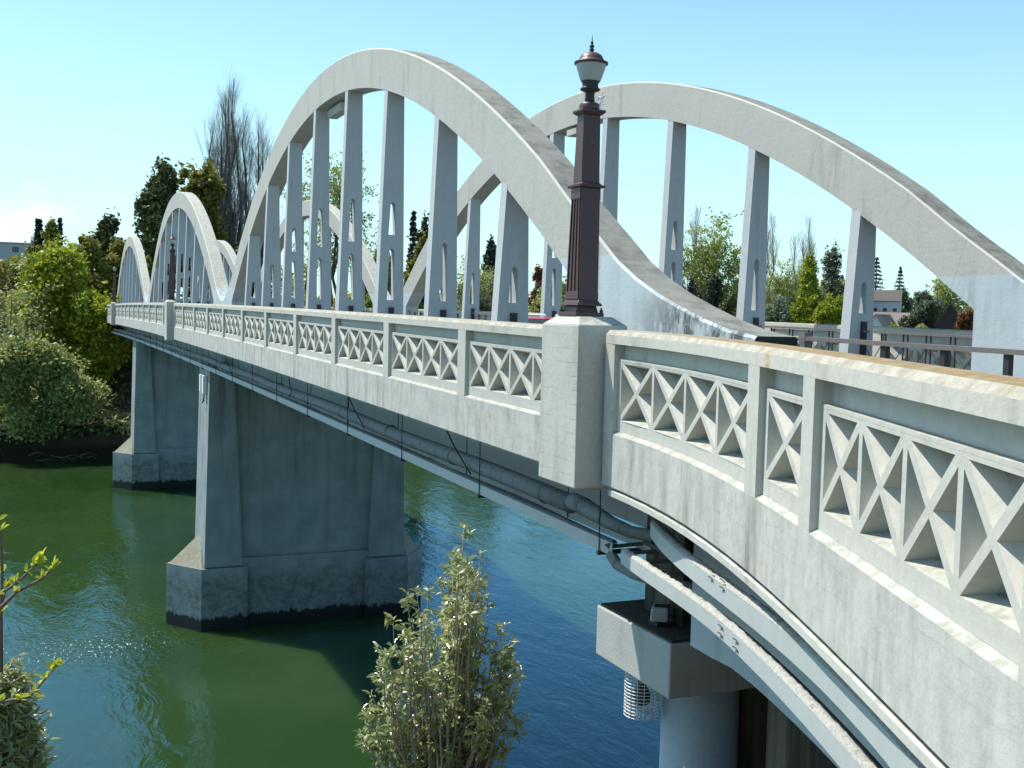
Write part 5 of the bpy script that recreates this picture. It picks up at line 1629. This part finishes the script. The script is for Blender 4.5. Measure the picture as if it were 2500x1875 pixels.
glossy_shrub("glossy_shrub", "tall glossy-leaved shrub rising in front of the river at the bottom centre", 11.0,
             [(1288, 1120, 1142), (1340, 1098, 1178), (1420, 1085, 1182), (1445, 985, 1190), (1500, 945, 1215), (1600, 910, 1285), (1700, 858, 1305), (1780, 828, 1318), (1875, 825, 1322)], 1900, 150, 4, 0.09, 0.46)
glossy_shrub("glossy_shrub", "glossy dark-leaved shrub in the bottom left corner", 6.0,
             [(1590, -60, 10), (1640, -80, 55), (1720, -90, 62), (1780, -90, 82), (1875, -90, 105)], 1900, 60, 9, 0.06)
# bare twigs with opening buds at the left edge
def budding_twigs():
    T = empty("budding_branch", tuple(at(-20, 1500, 4.0)), "bare twigs with opening yellow-green buds reaching in at the left edge", "branch")
    runs = [[(-60, 1560, 11), (-5, 1490, 9), (40, 1446, 7), (100, 1415, 6), (128, 1392, 4)], [(-40, 1500, 9), (0, 1450, 7), (40, 1425, 6), (66, 1400, 5), (90, 1376, 3)],
            [(4, 1640, 7), (3, 1500, 7), (6, 1400, 6), (2, 1300, 5), (-6, 1262, 4)], [(-60, 1740, 7), (0, 1715, 6), (50, 1705, 6), (82, 1692, 5), (108, 1660, 4), (130, 1636, 3)],
            [(6, 1470, 5), (14, 1445, 4), (18, 1436, 3)]]
    mb = MB(); Ps, Ds = [], []; rg = np.random.default_rng(2)
    D0 = 4.0
    for i, r in enumerate(runs):
        pts = [at(u, v, D0 + 0.05 * i) for u, v, w_ in r]
        mb.tube(pts, [w_ / 2 / FPX * D0 * 1.1 for u, v, w_ in r], 7)
        e = pts[-1]; dr = (pts[-1] - pts[-2]).normalized()
        n = 26 if i != 2 else 6
        for k in range(n):
            dv = dr * 0.8 + Vector((rg.normal(), rg.normal(), rg.normal())) * 0.55 + Vector((0, 0, 0.35))
            Ps.append(tuple(e + dr * 0.012 * rg.normal() + Vector((0, 0, 0.01)))); Ds.append(tuple(dv))
        for q in range(1, len(pts) - 1):
            for k in range(5):
                dv = Vector((rg.normal(), rg.normal(), rg.normal() + 1)); Ps.append(tuple(pts[q] + Vector((0, 0, 0.006)))); Ds.append(tuple(dv * 0.3))
    mb.build("twigs", M_redtw, T)
    bm_ = leafmat("opening_buds", (0.36, 0.42, 0.03), (0.60, 0.60, 0.06), trans=0.6)
    Ps, Ds = np.array(Ps), np.array(Ds); left = np.ones(len(Ps), bool)
    while left.any():
        c = Ps[np.argmax(left)]; near = left & (np.linalg.norm(Ps - c, axis=1) < 0.06); left &= ~near
        V, F = leaf_blades(Ps[near], Ds[near], 0.028, rg, asp=0.5)
        np_mesh("bud_cluster", V, F, bm_, T)
budding_twigs()
